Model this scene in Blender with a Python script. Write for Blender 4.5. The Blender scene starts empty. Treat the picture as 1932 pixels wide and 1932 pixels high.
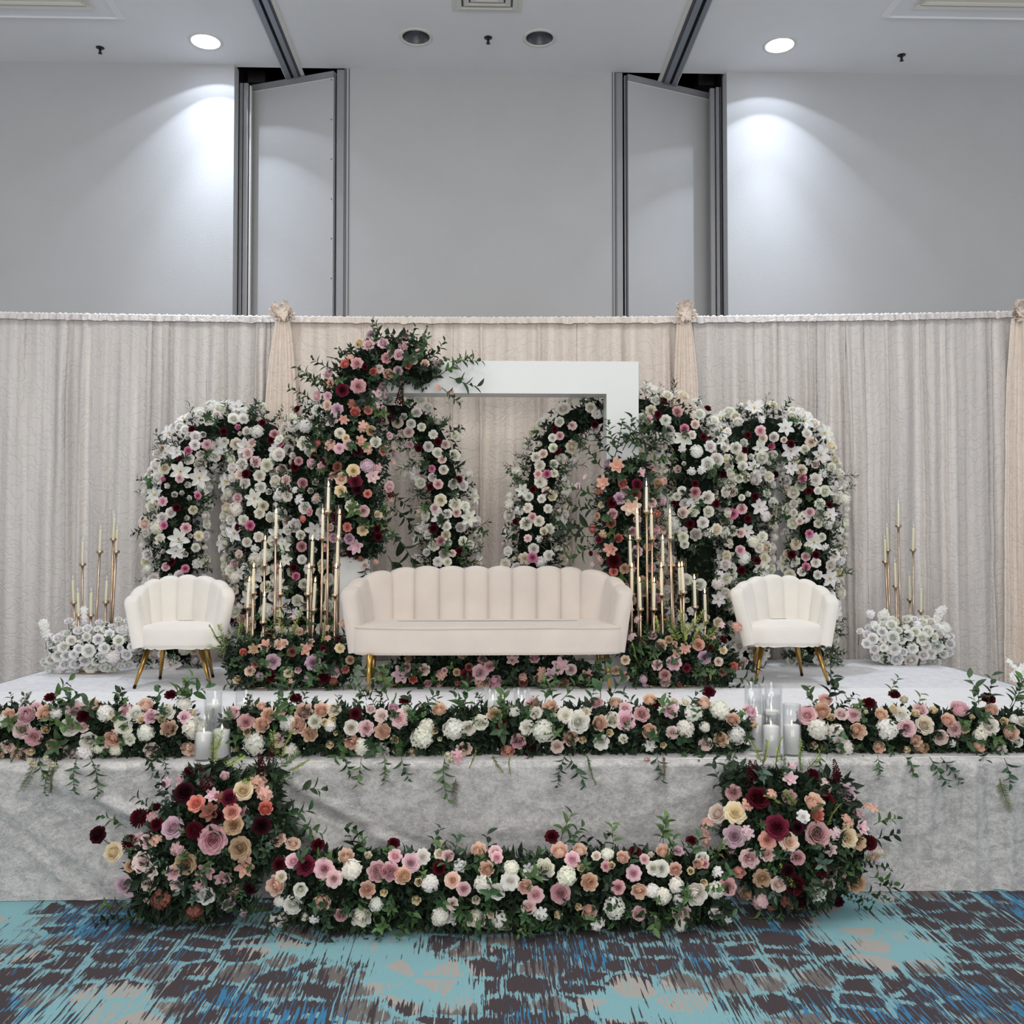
import bpy, math, random, colorsys
import numpy as np
from mathutils import Vector, Matrix, Quaternion, noise as mnoise
R = random.Random(7)
NR = np.random.default_rng(11)
S = bpy.context.scene
COL = S.collection
PI = math.pi

# ------------------------------------------------------------------ camera, world, lights, exposure
F = 1784.0
EYE = Vector((0.0, 0.0, 1.65))
YAW, PITCH = math.radians(1.64), math.radians(1.57)
cam_d = bpy.data.cameras.new('camera'); cam = bpy.data.objects.new('camera', cam_d); COL.objects.link(cam)
cam_d.sensor_width = 36.0; cam_d.sensor_height = 36.0; cam_d.lens = 36.0*F/1932.0
cam_d.clip_start = 0.05; cam_d.clip_end = 200
cam.location = EYE
cam.rotation_euler = (PI/2+PITCH, 0, -YAW)
S.camera = cam
S.view_settings.view_transform = 'Standard'; S.view_settings.look = 'None'
S.view_settings.gamma = 1.0; S.view_settings.use_curve_mapping = False
S.view_settings.exposure = 0.0
FW = Vector((math.sin(YAW)*math.cos(PITCH), math.cos(YAW)*math.cos(PITCH), math.sin(PITCH)))
RT = Vector((math.cos(YAW), -math.sin(YAW), 0)); UP = RT.cross(FW)
def ray(px, py): return FW + RT*((px-966)/F) + UP*((966-py)/F)
def at(px, py, Y):
    d = ray(px, py); return EYE + d*(Y/d.y)
def on(px, py, z):
    d = ray(px, py); return EYE + d*((z-EYE.z)/d.z)

w = bpy.data.worlds.new('world'); S.world = w; w.use_nodes = True
bg = w.node_tree.nodes['Background']; bg.inputs[0].default_value = (0.93, 0.955, 1.0, 1); bg.inputs[1].default_value = 0.50

ST = 0.607          # stage top
SF = 4.43           # stage front
SB = 8.10           # stage back
WY = 9.0            # back wall
CZ = at(966, 129, WY).z   # ceiling height

def area(name, loc, size, power, col, rot=(0,0,0)):
    l = bpy.data.lights.new(name, 'AREA'); l.shape = 'RECTANGLE'; l.size, l.size_y = size
    l.energy = power; l.color = col
    o = bpy.data.objects.new(name, l); COL.objects.link(o); o.location = loc; o.rotation_euler = rot
    return o
area('ceiling_fill_light', (-2.6, 4.6, CZ-0.06), (1.6, 1.2), 62, (1, .97, .93))  # soft fill lights added under the ceiling to light the stage
area('ceiling_fill_light', (2.9, 4.6, CZ-0.06), (1.6, 1.2), 62, (1, .97, .93))
area('ceiling_fill_light', (0.0, 2.2, CZ-0.06), (1.6, 1.2), 80, (1, .95, .88))
area('hall_fill_light', (0.0, -3.2, 3.2), (7, 2.5), 300, (1, .955, .90), (math.radians(100), 0, 0))  # unseen fill light added behind the camera to brighten ceiling and stage

# ------------------------------------------------------------------ helpers
def lin(c):
    return tuple(((v/255)/12.92 if v/255 <= .04045 else ((v/255+.055)/1.055)**2.4) for v in c)
def mat(name, rgb, rough=.6, metal=0., spec=.5, noise=0., nscale=20., bump=0., bscale=200., sheen=0., emit=None, estr=0., objcol=False):
    m = bpy.data.materials.new(name); m.use_nodes = True
    nt = m.node_tree; b = nt.nodes['Principled BSDF']; L = nt.links.new
    c = lin(rgb)
    b.inputs['Base Color'].default_value = (*c, 1); b.inputs['Roughness'].default_value = rough
    b.inputs['Metallic'].default_value = metal; b.inputs['Specular IOR Level'].default_value = spec
    if sheen: b.inputs['Sheen Weight'].default_value = sheen; b.inputs['Sheen Roughness'].default_value = .5
    tc = nt.nodes.new('ShaderNodeTexCoord')
    if noise:
        n = nt.nodes.new('ShaderNodeTexNoise'); n.inputs['Scale'].default_value = nscale; n.inputs['Detail'].default_value = 5
        L(tc.outputs['Object'], n.inputs['Vector'])
        mp = nt.nodes.new('ShaderNodeMapRange'); mp.inputs[3].default_value = 1-noise; mp.inputs[4].default_value = 1+noise
        mp.inputs[1].default_value = .3; mp.inputs[2].default_value = .7
        L(n.outputs[0], mp.inputs[0])
        vm = nt.nodes.new('ShaderNodeVectorMath'); vm.operation = 'SCALE'; vm.inputs[0].default_value = c
        L(mp.outputs[0], vm.inputs['Scale']); L(vm.outputs[0], b.inputs['Base Color'])
    if bump:
        n = nt.nodes.new('ShaderNodeTexNoise'); n.inputs['Scale'].default_value = bscale; n.inputs['Detail'].default_value = 4
        L(tc.outputs['Object'], n.inputs['Vector'])
        bp = nt.nodes.new('ShaderNodeBump'); bp.inputs['Strength'].default_value = bump; bp.inputs['Distance'].default_value = .005
        L(n.outputs[0], bp.inputs['Height']); L(bp.outputs[0], b.inputs['Normal'])
    if emit:
        b.inputs['Emission Color'].default_value = (*lin(emit), 1); b.inputs['Emission Strength'].default_value = estr
    return m

def mesh(name, V, Fc, m, smooth=True):
    me = bpy.data.meshes.new(name)
    me.from_pydata([tuple(v) for v in V], [], Fc)
    for mm in (m if isinstance(m, (list, tuple)) else [m]): me.materials.append(mm)
    if smooth: me.polygons.foreach_set('use_smooth', [True]*len(me.polygons))
    me.update(); return me
def link(name, me, parent=None, loc=None, rot=None, scale=None):
    o = bpy.data.objects.new(name, me); COL.objects.link(o)
    if parent: o.parent = parent
    if loc is not None: o.location = loc
    if rot is not None:
        if isinstance(rot, Quaternion): o.rotation_mode = 'QUATERNION'; o.rotation_quaternion = rot
        else: o.rotation_euler = rot
    if scale is not None: o.scale = (scale,)*3 if isinstance(scale, (int, float)) else scale
    return o
def tag(o, label=None, cat=None, group=None, kind=None):
    if label: o['label'] = label
    if cat: o['category'] = cat
    if group: o['group'] = group
    if kind: o['kind'] = kind
    return o
def thing(name, loc, label, cat, group=None):
    o = bpy.data.objects.new(name, None); o.empty_display_size = .05; COL.objects.link(o); o.location = loc
    return tag(o, label, cat, group)

class MB:
    def __init__(s): s.V = []; s.F = []; s.M = []
    def add(s, V, Fc, mi=0):
        k = len(s.V); s.V += [Vector(v) for v in V]; s.F += [tuple(i+k for i in f) for f in Fc]; s.M += [mi]*len(Fc)
    def box(s, a, b, mi=0):
        x0, y0, z0 = a; x1, y1, z1 = b
        V = [(x0,y0,z0),(x1,y0,z0),(x1,y1,z0),(x0,y1,z0),(x0,y0,z1),(x1,y0,z1),(x1,y1,z1),(x0,y1,z1)]
        s.add(V, [(0,3,2,1),(4,5,6,7),(0,1,5,4),(1,2,6,5),(2,3,7,6),(3,0,4,7)], mi)
    def grid(s, P, mi=0, closeu=False):
        nu = len(P); nv = len(P[0]); V = [p for r in P for p in r]; Fc = []
        for i in range(nu if closeu else nu-1):
            for j in range(nv-1):
                i2 = (i+1) % nu; Fc.append((i*nv+j, i2*nv+j, i2*nv+j+1, i*nv+j+1))
        s.add(V, Fc, mi)
    def tube(s, pts, rad, n=8, cap=True, mi=0):
        pts = [Vector(p) for p in pts]; rad = rad if isinstance(rad, (list, tuple)) else [rad]*len(pts)
        rings = []
        for i, p in enumerate(pts):
            t = (pts[min(i+1, len(pts)-1)]-pts[max(i-1, 0)]).normalized()
            a = Vector((0,0,1)) if abs(t.z) < .9 else Vector((1,0,0))
            u = t.cross(a).normalized(); v = t.cross(u)
            rings.append([p+(u*math.cos(2*PI*k/n)+v*math.sin(2*PI*k/n))*rad[i] for k in range(n)])
        k0 = len(s.V)
        for r in rings: s.V += r
        for i in range(len(rings)-1):
            for k in range(n):
                a = k0+i*n+k; b = k0+i*n+(k+1) % n; s.F.append((a, b, b+n, a+n)); s.M.append(mi)
        if cap:
            s.F.append(tuple(k0+k for k in range(n))[::-1]); s.M.append(mi)
            s.F.append(tuple(k0+(len(rings)-1)*n+k for k in range(n))); s.M.append(mi)
    def lathe(s, prof, c=(0,0,0), n=24, mi=0):
        P = []
        for k in range(n):
            a = 2*PI*k/n; P.append([(c[0]+r*math.cos(a), c[1]+r*math.sin(a), c[2]+z) for r, z in prof])
        s.grid(P, mi, closeu=True)
    def me(s, name, m, smooth=True):
        me = mesh(name, s.V, s.F, m, smooth)
        me.polygons.foreach_set('material_index', s.M); return me
    def obj(s, name, m, parent=None, smooth=True, **k):
        me = s.me(name, m, smooth)
        if parent is not None:
            off = parent.location; me.transform(Matrix.Translation(-off))
            q = parent.parent
            while q is not None: me.transform(Matrix.Translation(-q.location)); q = q.parent
        return link(name, me, parent, **k)
def sep_bevel(o, wd=.004, seg=2):
    m = o.modifiers.new('bevel', 'BEVEL'); m.width = wd; m.segments = seg; m.limit_method = 'ANGLE'
    return o

# ------------------------------------------------------------------ materials
M_wall = mat('wall_vinyl', (190,191,193), .75, spec=.2, noise=.02, nscale=2, bump=.25, bscale=90)
M_ceil = mat('ceiling_paint', (236,236,238), .9, spec=.1, noise=.015, nscale=3, bump=.15, bscale=120)
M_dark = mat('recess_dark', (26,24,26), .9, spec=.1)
M_post = mat('grey_painted_metal', (150,151,155), .45, metal=.3, noise=.04, nscale=6)
M_postd = mat('dark_grey_metal', (92,93,98), .5, metal=.3)  # darker grey for trims, lips, screws and edge posts
M_track = mat('track_aluminium', (150,156,165), .35, metal=.7)
M_trim = mat('white_trim', (222,220,214), .5)
M_black = mat('slot_shade', (12,12,13), .8)  # flat black strip stands in for the shade inside the track slot
M_warm = mat('troffer_lens', (225,218,205), .5)
M_metalw = mat('reflector', (150,150,155), .25, metal=.8)
M_gold = mat('brushed_gold', (182,146,82), .3, metal=1., noise=.06, nscale=30)
M_gold2 = mat('rose_gold_rod', (204,182,158), .3, metal=1., noise=.04, nscale=30)
M_white = mat('white_lacquer', (226,229,228), .45, noise=.01, nscale=4)
M_cream = mat('cream_velvet', (232,228,221), .85, spec=.2, sheen=.4, noise=.02, nscale=9, bump=.25, bscale=500)
M_blush = mat('blush_velvet', (216,206,197), .85, spec=.2, sheen=.5, noise=.05, nscale=4, bump=.25, bscale=500)
M_blushd = mat('velvet_piping', (214,200,188), .8, spec=.2, sheen=.3)
M_taper = mat('ivory_wax', (240,232,205), .5, emit=(255,225,170), estr=.05)  # faint emission stands in for flame light glowing in the wax
M_pillar = mat('white_wax', (238,238,236), .55)
M_flame = mat('flame', (255,210,140), .5, emit=(255,190,110), estr=14)
M_ledtip = mat('led_wick_tip', (240,240,235), .4)
M_wick = mat('wick', (40,35,30), .9)

def glass():
    m = bpy.data.materials.new('clear_glass'); m.use_nodes = True; nt = m.node_tree; nt.nodes.clear(); L = nt.links.new
    o = nt.nodes.new('ShaderNodeOutputMaterial'); mix = nt.nodes.new('ShaderNodeMixShader')
    t = nt.nodes.new('ShaderNodeBsdfTransparent'); t.inputs[0].default_value = (.965,.972,.975,1)
    g = nt.nodes.new('ShaderNodeBsdfGlossy'); g.inputs['Roughness'].default_value = .05; g.inputs[0].default_value = (.9,.9,.9,1)
    f = nt.nodes.new('ShaderNodeLayerWeight'); f.inputs['Blend'].default_value = .5
    pw = nt.nodes.new('ShaderNodeMath'); pw.operation = 'POWER'; pw.inputs[1].default_value = 3; L(f.outputs['Facing'], pw.inputs[0])
    ml = nt.nodes.new('ShaderNodeMath'); ml.operation = 'MULTIPLY_ADD'; ml.inputs[1].default_value = .65; ml.inputs[2].default_value = .03; L(pw.outputs[0], ml.inputs[0])
    L(ml.outputs[0], mix.inputs[0]); L(t.outputs[0], mix.inputs[1]); L(g.outputs[0], mix.inputs[2]); L(mix.outputs[0], o.inputs[0])
    return m
M_glass = glass()

def curtain_mat(name, a, b, streak=0.10):
    m = mat(name, a, .5, spec=.35, sheen=.3)
    nt = m.node_tree; bs = nt.nodes['Principled BSDF']; L = nt.links.new
    tc = nt.nodes.new('ShaderNodeTexCoord')
    mp = nt.nodes.new('ShaderNodeMapping'); mp.inputs['Scale'].default_value = (9, 2, .16); L(tc.outputs['Object'], mp.inputs[0])
    n = nt.nodes.new('ShaderNodeTexNoise'); n.inputs['Scale'].default_value = 1.6; n.inputs['Detail'].default_value = 6; L(mp.outputs[0], n.inputs[0])
    cr = nt.nodes.new('ShaderNodeMix'); cr.data_type = 'RGBA'  # vertical pale streaks put fold highlights into the satin colour
    cr.inputs[6].default_value = (*lin(a),1); cr.inputs[7].default_value = (*lin(b),1)
    r = nt.nodes.new('ShaderNodeMapRange'); r.inputs[1].default_value = .35; r.inputs[2].default_value = .65; L(n.outputs[0], r.inputs[0])
    L(r.outputs[0], cr.inputs[0]); L(cr.outputs[2], bs.inputs['Base Color'])
    # crushed satin creases: warped noise bump
    mp2 = nt.nodes.new('ShaderNodeMapping'); mp2.inputs['Scale'].default_value = (1, 1, .8); L(tc.outputs['Object'], mp2.inputs[0])
    n2 = nt.nodes.new('ShaderNodeTexVoronoi'); n2.feature = 'DISTANCE_TO_EDGE'; n2.inputs['Scale'].default_value = 11
    n3 = nt.nodes.new('ShaderNodeTexNoise'); n3.inputs['Scale'].default_value = 5; n3.inputs['Detail'].default_value = 4
    L(tc.outputs['Object'], n3.inputs[0])
    mx = nt.nodes.new('ShaderNodeMix'); mx.data_type = 'VECTOR'; mx.inputs[0].default_value = .35
    L(mp2.outputs[0], mx.inputs[4]); L(n3.outputs[1], mx.inputs[5]); L(mx.outputs[1], n2.inputs['Vector'])
    n4 = nt.nodes.new('ShaderNodeTexNoise'); n4.inputs['Scale'].default_value = 24; n4.inputs['Detail'].default_value = 6; L(mp2.outputs[0], n4.inputs[0])
    rr = nt.nodes.new('ShaderNodeMapRange'); rr.inputs[1].default_value = 0; rr.inputs[2].default_value = .12; L(n2.outputs[0], rr.inputs[0])
    ad = nt.nodes.new('ShaderNodeMath'); ad.operation = 'ADD'; L(rr.outputs[0], ad.inputs[0]); L(n4.outputs[0], ad.inputs[1])
    bp = nt.nodes.new('ShaderNodeBump'); bp.inputs['Strength'].default_value = .35; bp.inputs['Distance'].default_value = .012
    L(ad.outputs[0], bp.inputs['Height']); L(bp.outputs[0], bs.inputs['Normal'])
    return m
M_curt = curtain_mat('blush_satin', (200,194,191), (231,225,221))
M_curt2 = curtain_mat('ivory_blush_satin', (216,204,194), (238,227,217))
M_swag = curtain_mat('champagne_satin', (232,217,204), (244,232,221))
M_ruffle = mat('white_rod_pocket', (238,234,232), .6)

def velvet(name, a, b, c):
    m = mat(name, a, .8, spec=.25, sheen=.35); nt = m.node_tree; bs = nt.nodes['Principled BSDF']; L = nt.links.new
    tc = nt.nodes.new('ShaderNodeTexCoord')
    mp = nt.nodes.new('ShaderNodeMapping'); mp.inputs['Scale'].default_value = (1, 1.0, 1.5); L(tc.outputs['Object'], mp.inputs[0])
    n = nt.nodes.new('ShaderNodeTexNoise'); n.inputs['Scale'].default_value = 16; n.inputs['Detail'].default_value = 10; n.inputs['Roughness'].default_value = .72
    n.inputs['Distortion'].default_value = .6; L(mp.outputs[0], n.inputs[0])
    n2 = nt.nodes.new('ShaderNodeTexNoise'); n2.inputs['Scale'].default_value = 70; n2.inputs['Detail'].default_value = 6; n2.inputs['Roughness'].default_value=.7; n2.inputs['Distortion'].default_value = 1.2; L(mp.outputs[0], n2.inputs[0])
    ad = nt.nodes.new('ShaderNodeMix'); ad.inputs[0].default_value = .45; L(n.outputs[0], ad.inputs[2]); L(n2.outputs[0], ad.inputs[3])
    cr = nt.nodes.new('ShaderNodeValToRGB'); e = cr.color_ramp.elements
    e[0].position = .42; e[0].color = (*lin(b),1); e[1].position = .58; e[1].color = (*lin(c),1)
    L(ad.outputs[0], cr.inputs[0]); L(cr.outputs[0], bs.inputs['Base Color'])
    bp = nt.nodes.new('ShaderNodeBump'); bp.inputs['Strength'].default_value = .3; bp.inputs['Distance'].default_value = .004
    L(n2.outputs[0], bp.inputs['Height']); L(bp.outputs[0], bs.inputs['Normal'])
    return m
M_skirt = velvet('grey_crushed_velvet', (184,184,184), (160,159,159), (208,207,206))
M_top = velvet('silver_velvet_top', (225,226,232), (206,208,214), (236,237,242))
M_top2 = velvet('white_velvet_runner', (238,238,242), (228,229,234), (244,244,247))

def petal_mat():
    m = bpy.data.materials.new('silk_petal'); m.use_nodes = True; nt = m.node_tree; bs = nt.nodes['Principled BSDF']; L = nt.links.new
    oi = nt.nodes.new('ShaderNodeObjectInfo'); at_ = nt.nodes.new('ShaderNodeAttribute'); at_.attribute_name = 'core'
    # petal hearts are a warmer, deeper tone of the petal colour
    gm = nt.nodes.new('ShaderNodeGamma'); gm.inputs[1].default_value = 1.15; L(oi.outputs['Color'], gm.inputs[0])
    mx = nt.nodes.new('ShaderNodeMix'); mx.data_type = 'RGBA'; L(at_.outputs['Fac'], mx.inputs[0]); L(oi.outputs['Color'], mx.inputs[6]); L(gm.outputs[0], mx.inputs[7])
    L(mx.outputs[2], bs.inputs['Base Color'])
    bs.inputs['Roughness'].default_value = .75; bs.inputs['Specular IOR Level'].default_value = .25
    out = nt.nodes['Material Output']; tr = nt.nodes.new('ShaderNodeBsdfTranslucent'); ms = nt.nodes.new('ShaderNodeMixShader'); ms.inputs[0].default_value = .34
    L(mx.outputs[2], tr.inputs[0]); L(bs.outputs[0], ms.inputs[1]); L(tr.outputs[0], ms.inputs[2]); L(ms.outputs[0], out.inputs[0])
    return m
M_petal = petal_mat()
def leaf_mat():
    m = bpy.data.materials.new('silk_leaf'); m.use_nodes = True; nt = m.node_tree; bs = nt.nodes['Principled BSDF']; L = nt.links.new
    oi = nt.nodes.new('ShaderNodeObjectInfo'); tc = nt.nodes.new('ShaderNodeTexCoord')
    n = nt.nodes.new('ShaderNodeTexNoise'); n.inputs['Scale'].default_value = 3; L(tc.outputs['Object'], n.inputs[0])
    mr = nt.nodes.new('ShaderNodeMapRange'); mr.inputs[3].default_value = .65; mr.inputs[4].default_value = 1.35; L(n.outputs[0], mr.inputs[0])
    vm = nt.nodes.new('ShaderNodeVectorMath'); vm.operation = 'SCALE'; L(oi.outputs['Color'], vm.inputs[0]); L(mr.outputs[0], vm.inputs['Scale'])
    L(vm.outputs[0], bs.inputs['Base Color']); bs.inputs['Roughness'].default_value = .5; bs.inputs['Specular IOR Level'].default_value = .35
    return m
M_leaf = leaf_mat()
M_stem = mat('green_stem', (70,86,48), .6)
M_mass = mat('dark_leaf_mass', (40,56,40), .6, spec=.3, noise=.45, nscale=14)
M_foam = mat('moss_backing', (22,30,22), .95, spec=.1, noise=.3, nscale=30)

# ------------------------------------------------------------------ carpet
def carpet():
    m = mat('patterned_carpet', (130,172,180), .95, spec=.1); nt = m.node_tree; bs = nt.nodes['Principled BSDF']; L = nt.links.new
    N = nt.nodes.new
    tc = N('ShaderNodeTexCoord')
    def noise(sc, scale=(1,1,1), det=3, rough=.5, loc=(0,0,0), dist=0):
        mp = N('ShaderNodeMapping'); mp.inputs['Scale'].default_value = scale; mp.inputs['Location'].default_value = loc; L(tc.outputs['Object'], mp.inputs[0])
        n = N('ShaderNodeTexNoise'); n.inputs['Scale'].default_value = sc; n.inputs['Detail'].default_value = det; n.inputs['Roughness'].default_value = rough; n.inputs['Distortion'].default_value = dist
        L(mp.outputs[0], n.inputs[0]); return n.outputs[0]
    def math_(op, a, b=None):
        n = N('ShaderNodeMath'); n.operation = op
        for i, v in enumerate((a, b)):
            if v is None: continue
            if isinstance(v, (int, float)): n.inputs[i].default_value = v
            else: L(v, n.inputs[i])
        return n.outputs[0]
    def mixc(f, a, b):
        n = N('ShaderNodeMix'); n.data_type = 'RGBA'; L(f, n.inputs[0])
        for i, v in ((6, a), (7, b)):
            if isinstance(v, tuple): n.inputs[i].default_value = (*lin(v), 1)
            else: L(v, n.inputs[i])
        return n.outputs[2]
    # streaks run along the room (Y)
    fine = noise(1, (105, 5.0, 1), 3, .6)
    fine2 = noise(1, (85, 4.0, 1), 3, .6, (3, 7, 0))
    big = noise(1.5, (1, 1, 1), 2, .5, (1.3, .4, 0))
    mid = noise(2.2, (1, .7, 1), 3, .55, (5, 2, 0))
    # pebble shapes
    mp = N('ShaderNodeMapping'); mp.inputs['Scale'].default_value = (6.2, 7.4, 1); L(tc.outputs['Object'], mp.inputs[0])
    wn = N('ShaderNodeTexNoise'); wn.inputs['Scale'].default_value = 1.2; L(mp.outputs[0], wn.inputs[0])
    wm = N('ShaderNodeMix'); wm.data_type = 'VECTOR'; wm.inputs[0].default_value = .28; L(mp.outputs[0], wm.inputs[4]); L(wn.outputs[1], wm.inputs[5])
    vo = N('ShaderNodeTexVoronoi'); vo.feature = 'DISTANCE_TO_EDGE'; vo.voronoi_dimensions = '2D'; vo.inputs['Scale'].default_value = 1.35; vo.inputs['Randomness'].default_value = .85; L(wm.outputs[1], vo.inputs['Vector'])
    vc = N('ShaderNodeTexVoronoi'); vc.voronoi_dimensions = '2D'; vc.inputs['Scale'].default_value = 1.35; vc.inputs['Randomness'].default_value = .85; L(wm.outputs[1], vc.inputs['Vector'])
    sp = N('ShaderNodeSeparateColor'); L(vc.outputs['Color'], sp.inputs[0])
    cl = N('ShaderNodeClamp'); L(math_('MULTIPLY', math_('SUBTRACT', mid, .40), 6), cl.inputs[0]); cl.inputs[1].default_value = .28
    st = math_('MULTIPLY', math_('MULTIPLY', math_('SUBTRACT', fine, .5), 1.1), cl.outputs[0])
    ped = math_('ADD', vo.outputs['Distance'], st)
    peb = math_('GREATER_THAN', ped, .095)
    # zones
    zone = math_('ADD', math_('ADD', big, math_('MULTIPLY', math_('SUBTRACT', mid, .5), .7)), math_('MULTIPLY', math_('SUBTRACT', fine2, .5), .5))
    darkz = math_('GREATER_THAN', zone, .43)          # where pebbles are dark
    col = mixc(math_('GREATER_THAN', math_('ADD', fine2, math_('MULTIPLY', math_('SUBTRACT', mid, .5), .8)), .60), (126,168,178), (62,120,158))   # ground teal with blue streaks
    ground = mixc(math_('GREATER_THAN', zone, .60), (130,172,180), col)
    ground = mixc(math_('GREATER_THAN', zone, .43), ground, ground)
    col2 = mixc(darkz, ground, col)
    dk = mixc(math_('GREATER_THAN', sp.outputs[0], .72), (74,66,69), (112,108,106))
    darkst = mixc(math_('GREATER_THAN', math_('ADD', fine, math_('MULTIPLY', math_('SUBTRACT', big, .5), .3)), .36), col2, dk)
    inpeb = mixc(peb, col2, dk)
    pal = mixc(math_('MULTIPLY', peb, math_('GREATER_THAN', math_('ADD', sp.outputs[1], math_('MULTIPLY', math_('SUBTRACT', fine, .5), 1.6)), .62)), (130,174,182), (166,164,160))
    base = mixc(darkz, pal, inpeb)
    # extra dark combed streaks
    comb = math_('MULTIPLY', math_('GREATER_THAN', math_('ADD', fine2, math_('MULTIPLY', math_('SUBTRACT', zone, .5), .6)), .57), darkz)
    out = mixc(comb, base, (72,66,70))
    blue = math_('MULTIPLY', math_('GREATER_THAN', math_('ADD', fine, math_('MULTIPLY', math_('SUBTRACT', big, .5), .9)), .675), darkz)
    out = mixc(blue, out, (66,124,164))
    # pile mottling
    pile = noise(260, (1,1,1), 2)
    mr = N('ShaderNodeMapRange'); mr.inputs[3].default_value = .8; mr.inputs[4].default_value = 1.2; L(pile, mr.inputs[0])
    vm = N('ShaderNodeVectorMath'); vm.operation = 'SCALE'; L(out, vm.inputs[0]); L(mr.outputs[0], vm.inputs['Scale'])
    L(vm.outputs[0], bs.inputs['Base Color'])
    bp = N('ShaderNodeBump'); bp.inputs['Strength'].default_value = .5; bp.inputs['Distance'].default_value = .004; L(pile, bp.inputs['Height']); L(bp.outputs[0], bs.inputs['Normal'])
    return m
M_carpet = carpet()

# ------------------------------------------------------------------ room shell
X0, X1, Y0 = -7.5, 8.0, -3.5
def struct(name, mb, m, parent=None, smooth=False):
    o = mb.obj(name, m, parent, smooth)
    if parent is None: o['kind'] = 'structure'
    return o
b = MB(); b.add([(X0,Y0,0),(X1,Y0,0),(X1,WY+.9,0),(X0,WY+.9,0)], [(0,1,2,3)]); struct('floor', b, M_carpet)
xA, xB = at(441,300,WY).x, at(650,300,WY+.05).x
xC, xD = at(1163,300,WY+.05).x, at(1372,300,WY).x
b = MB(); b.box((X0,WY,0),(xA,WY+.16,CZ+.02)); struct('wall_back_left', b, M_wall)
b = MB(); b.box((xB,WY+.05,0),(xC,WY+.21,CZ+.02)); struct('wall_back_centre', b, M_wall)
b = MB(); b.box((xD,WY,0),(X1,WY+.16,CZ+.02)); struct('wall_back_right', b, M_wall)
# ceiling with four round openings for the recessed lights
RD = .128
lights = [(388,78,1),(785,70,0),(1018,72,0),(1471,85,1)]
yl = (on(388,78,CZ).y+on(1471,85,CZ).y)/2
LP = [(on(px,py,CZ).x, on(px,py,CZ).y if not lit else on(px,py,CZ).y, lit) for px, py, lit in lights]
ya, yb = min(p[1] for p in LP)-.25, max(p[1] for p in LP)+.25
b = MB()
def cq(x0,y0,x1,y1): b.add([(x0,y0,CZ),(x0,y1,CZ),(x1,y1,CZ),(x1,y0,CZ)], [(0,1,2,3)])
cq(X0,Y0,X1,ya); cq(X0,yb,X1,WY+.05)
xc = X0
for x, y, lit in LP:
    x0, x1 = x-.25, x+.25; cq(xc,ya,x0,yb); xc = x1
    cq(x0,ya,x1,y-.25) if y-.25 > ya+1e-4 else None
    cq(x0,y+.25,x1,yb) if y+.25 < yb-1e-4 else None
    n = 32; V = []; 
    for k in range(n):
        a = 2*PI*k/n; c, s_ = math.cos(a), math.sin(a); q = .25/max(abs(c),abs(s_))
        V += [(x+RD*c, y+RD*s_, CZ), (x+q*c, y+q*s_, CZ)]
    b.add(V, [(2*k, 2*k+1, (2*k+3) % (2*n), (2*k+2) % (2*n)) for k in range(n)])
cq(xc,ya,X1,yb)
struct('ceiling', b, M_ceil)
# dark recesses where the folding partitions park
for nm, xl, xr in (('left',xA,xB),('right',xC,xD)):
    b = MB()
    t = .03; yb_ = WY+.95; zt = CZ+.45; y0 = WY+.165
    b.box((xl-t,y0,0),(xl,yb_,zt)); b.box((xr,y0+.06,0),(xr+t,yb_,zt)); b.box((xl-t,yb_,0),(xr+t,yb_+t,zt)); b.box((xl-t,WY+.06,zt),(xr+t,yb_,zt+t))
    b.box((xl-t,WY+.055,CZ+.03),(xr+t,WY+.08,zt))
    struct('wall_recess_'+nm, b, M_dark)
# wall edge trims
b = MB()
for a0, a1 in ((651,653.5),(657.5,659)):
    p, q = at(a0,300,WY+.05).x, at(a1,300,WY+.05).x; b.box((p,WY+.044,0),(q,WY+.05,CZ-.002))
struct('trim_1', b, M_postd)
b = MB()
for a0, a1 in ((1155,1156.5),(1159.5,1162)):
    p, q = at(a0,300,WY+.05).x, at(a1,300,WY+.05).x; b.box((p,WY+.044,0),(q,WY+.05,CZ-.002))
struct('trim_2', b, M_postd)

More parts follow.
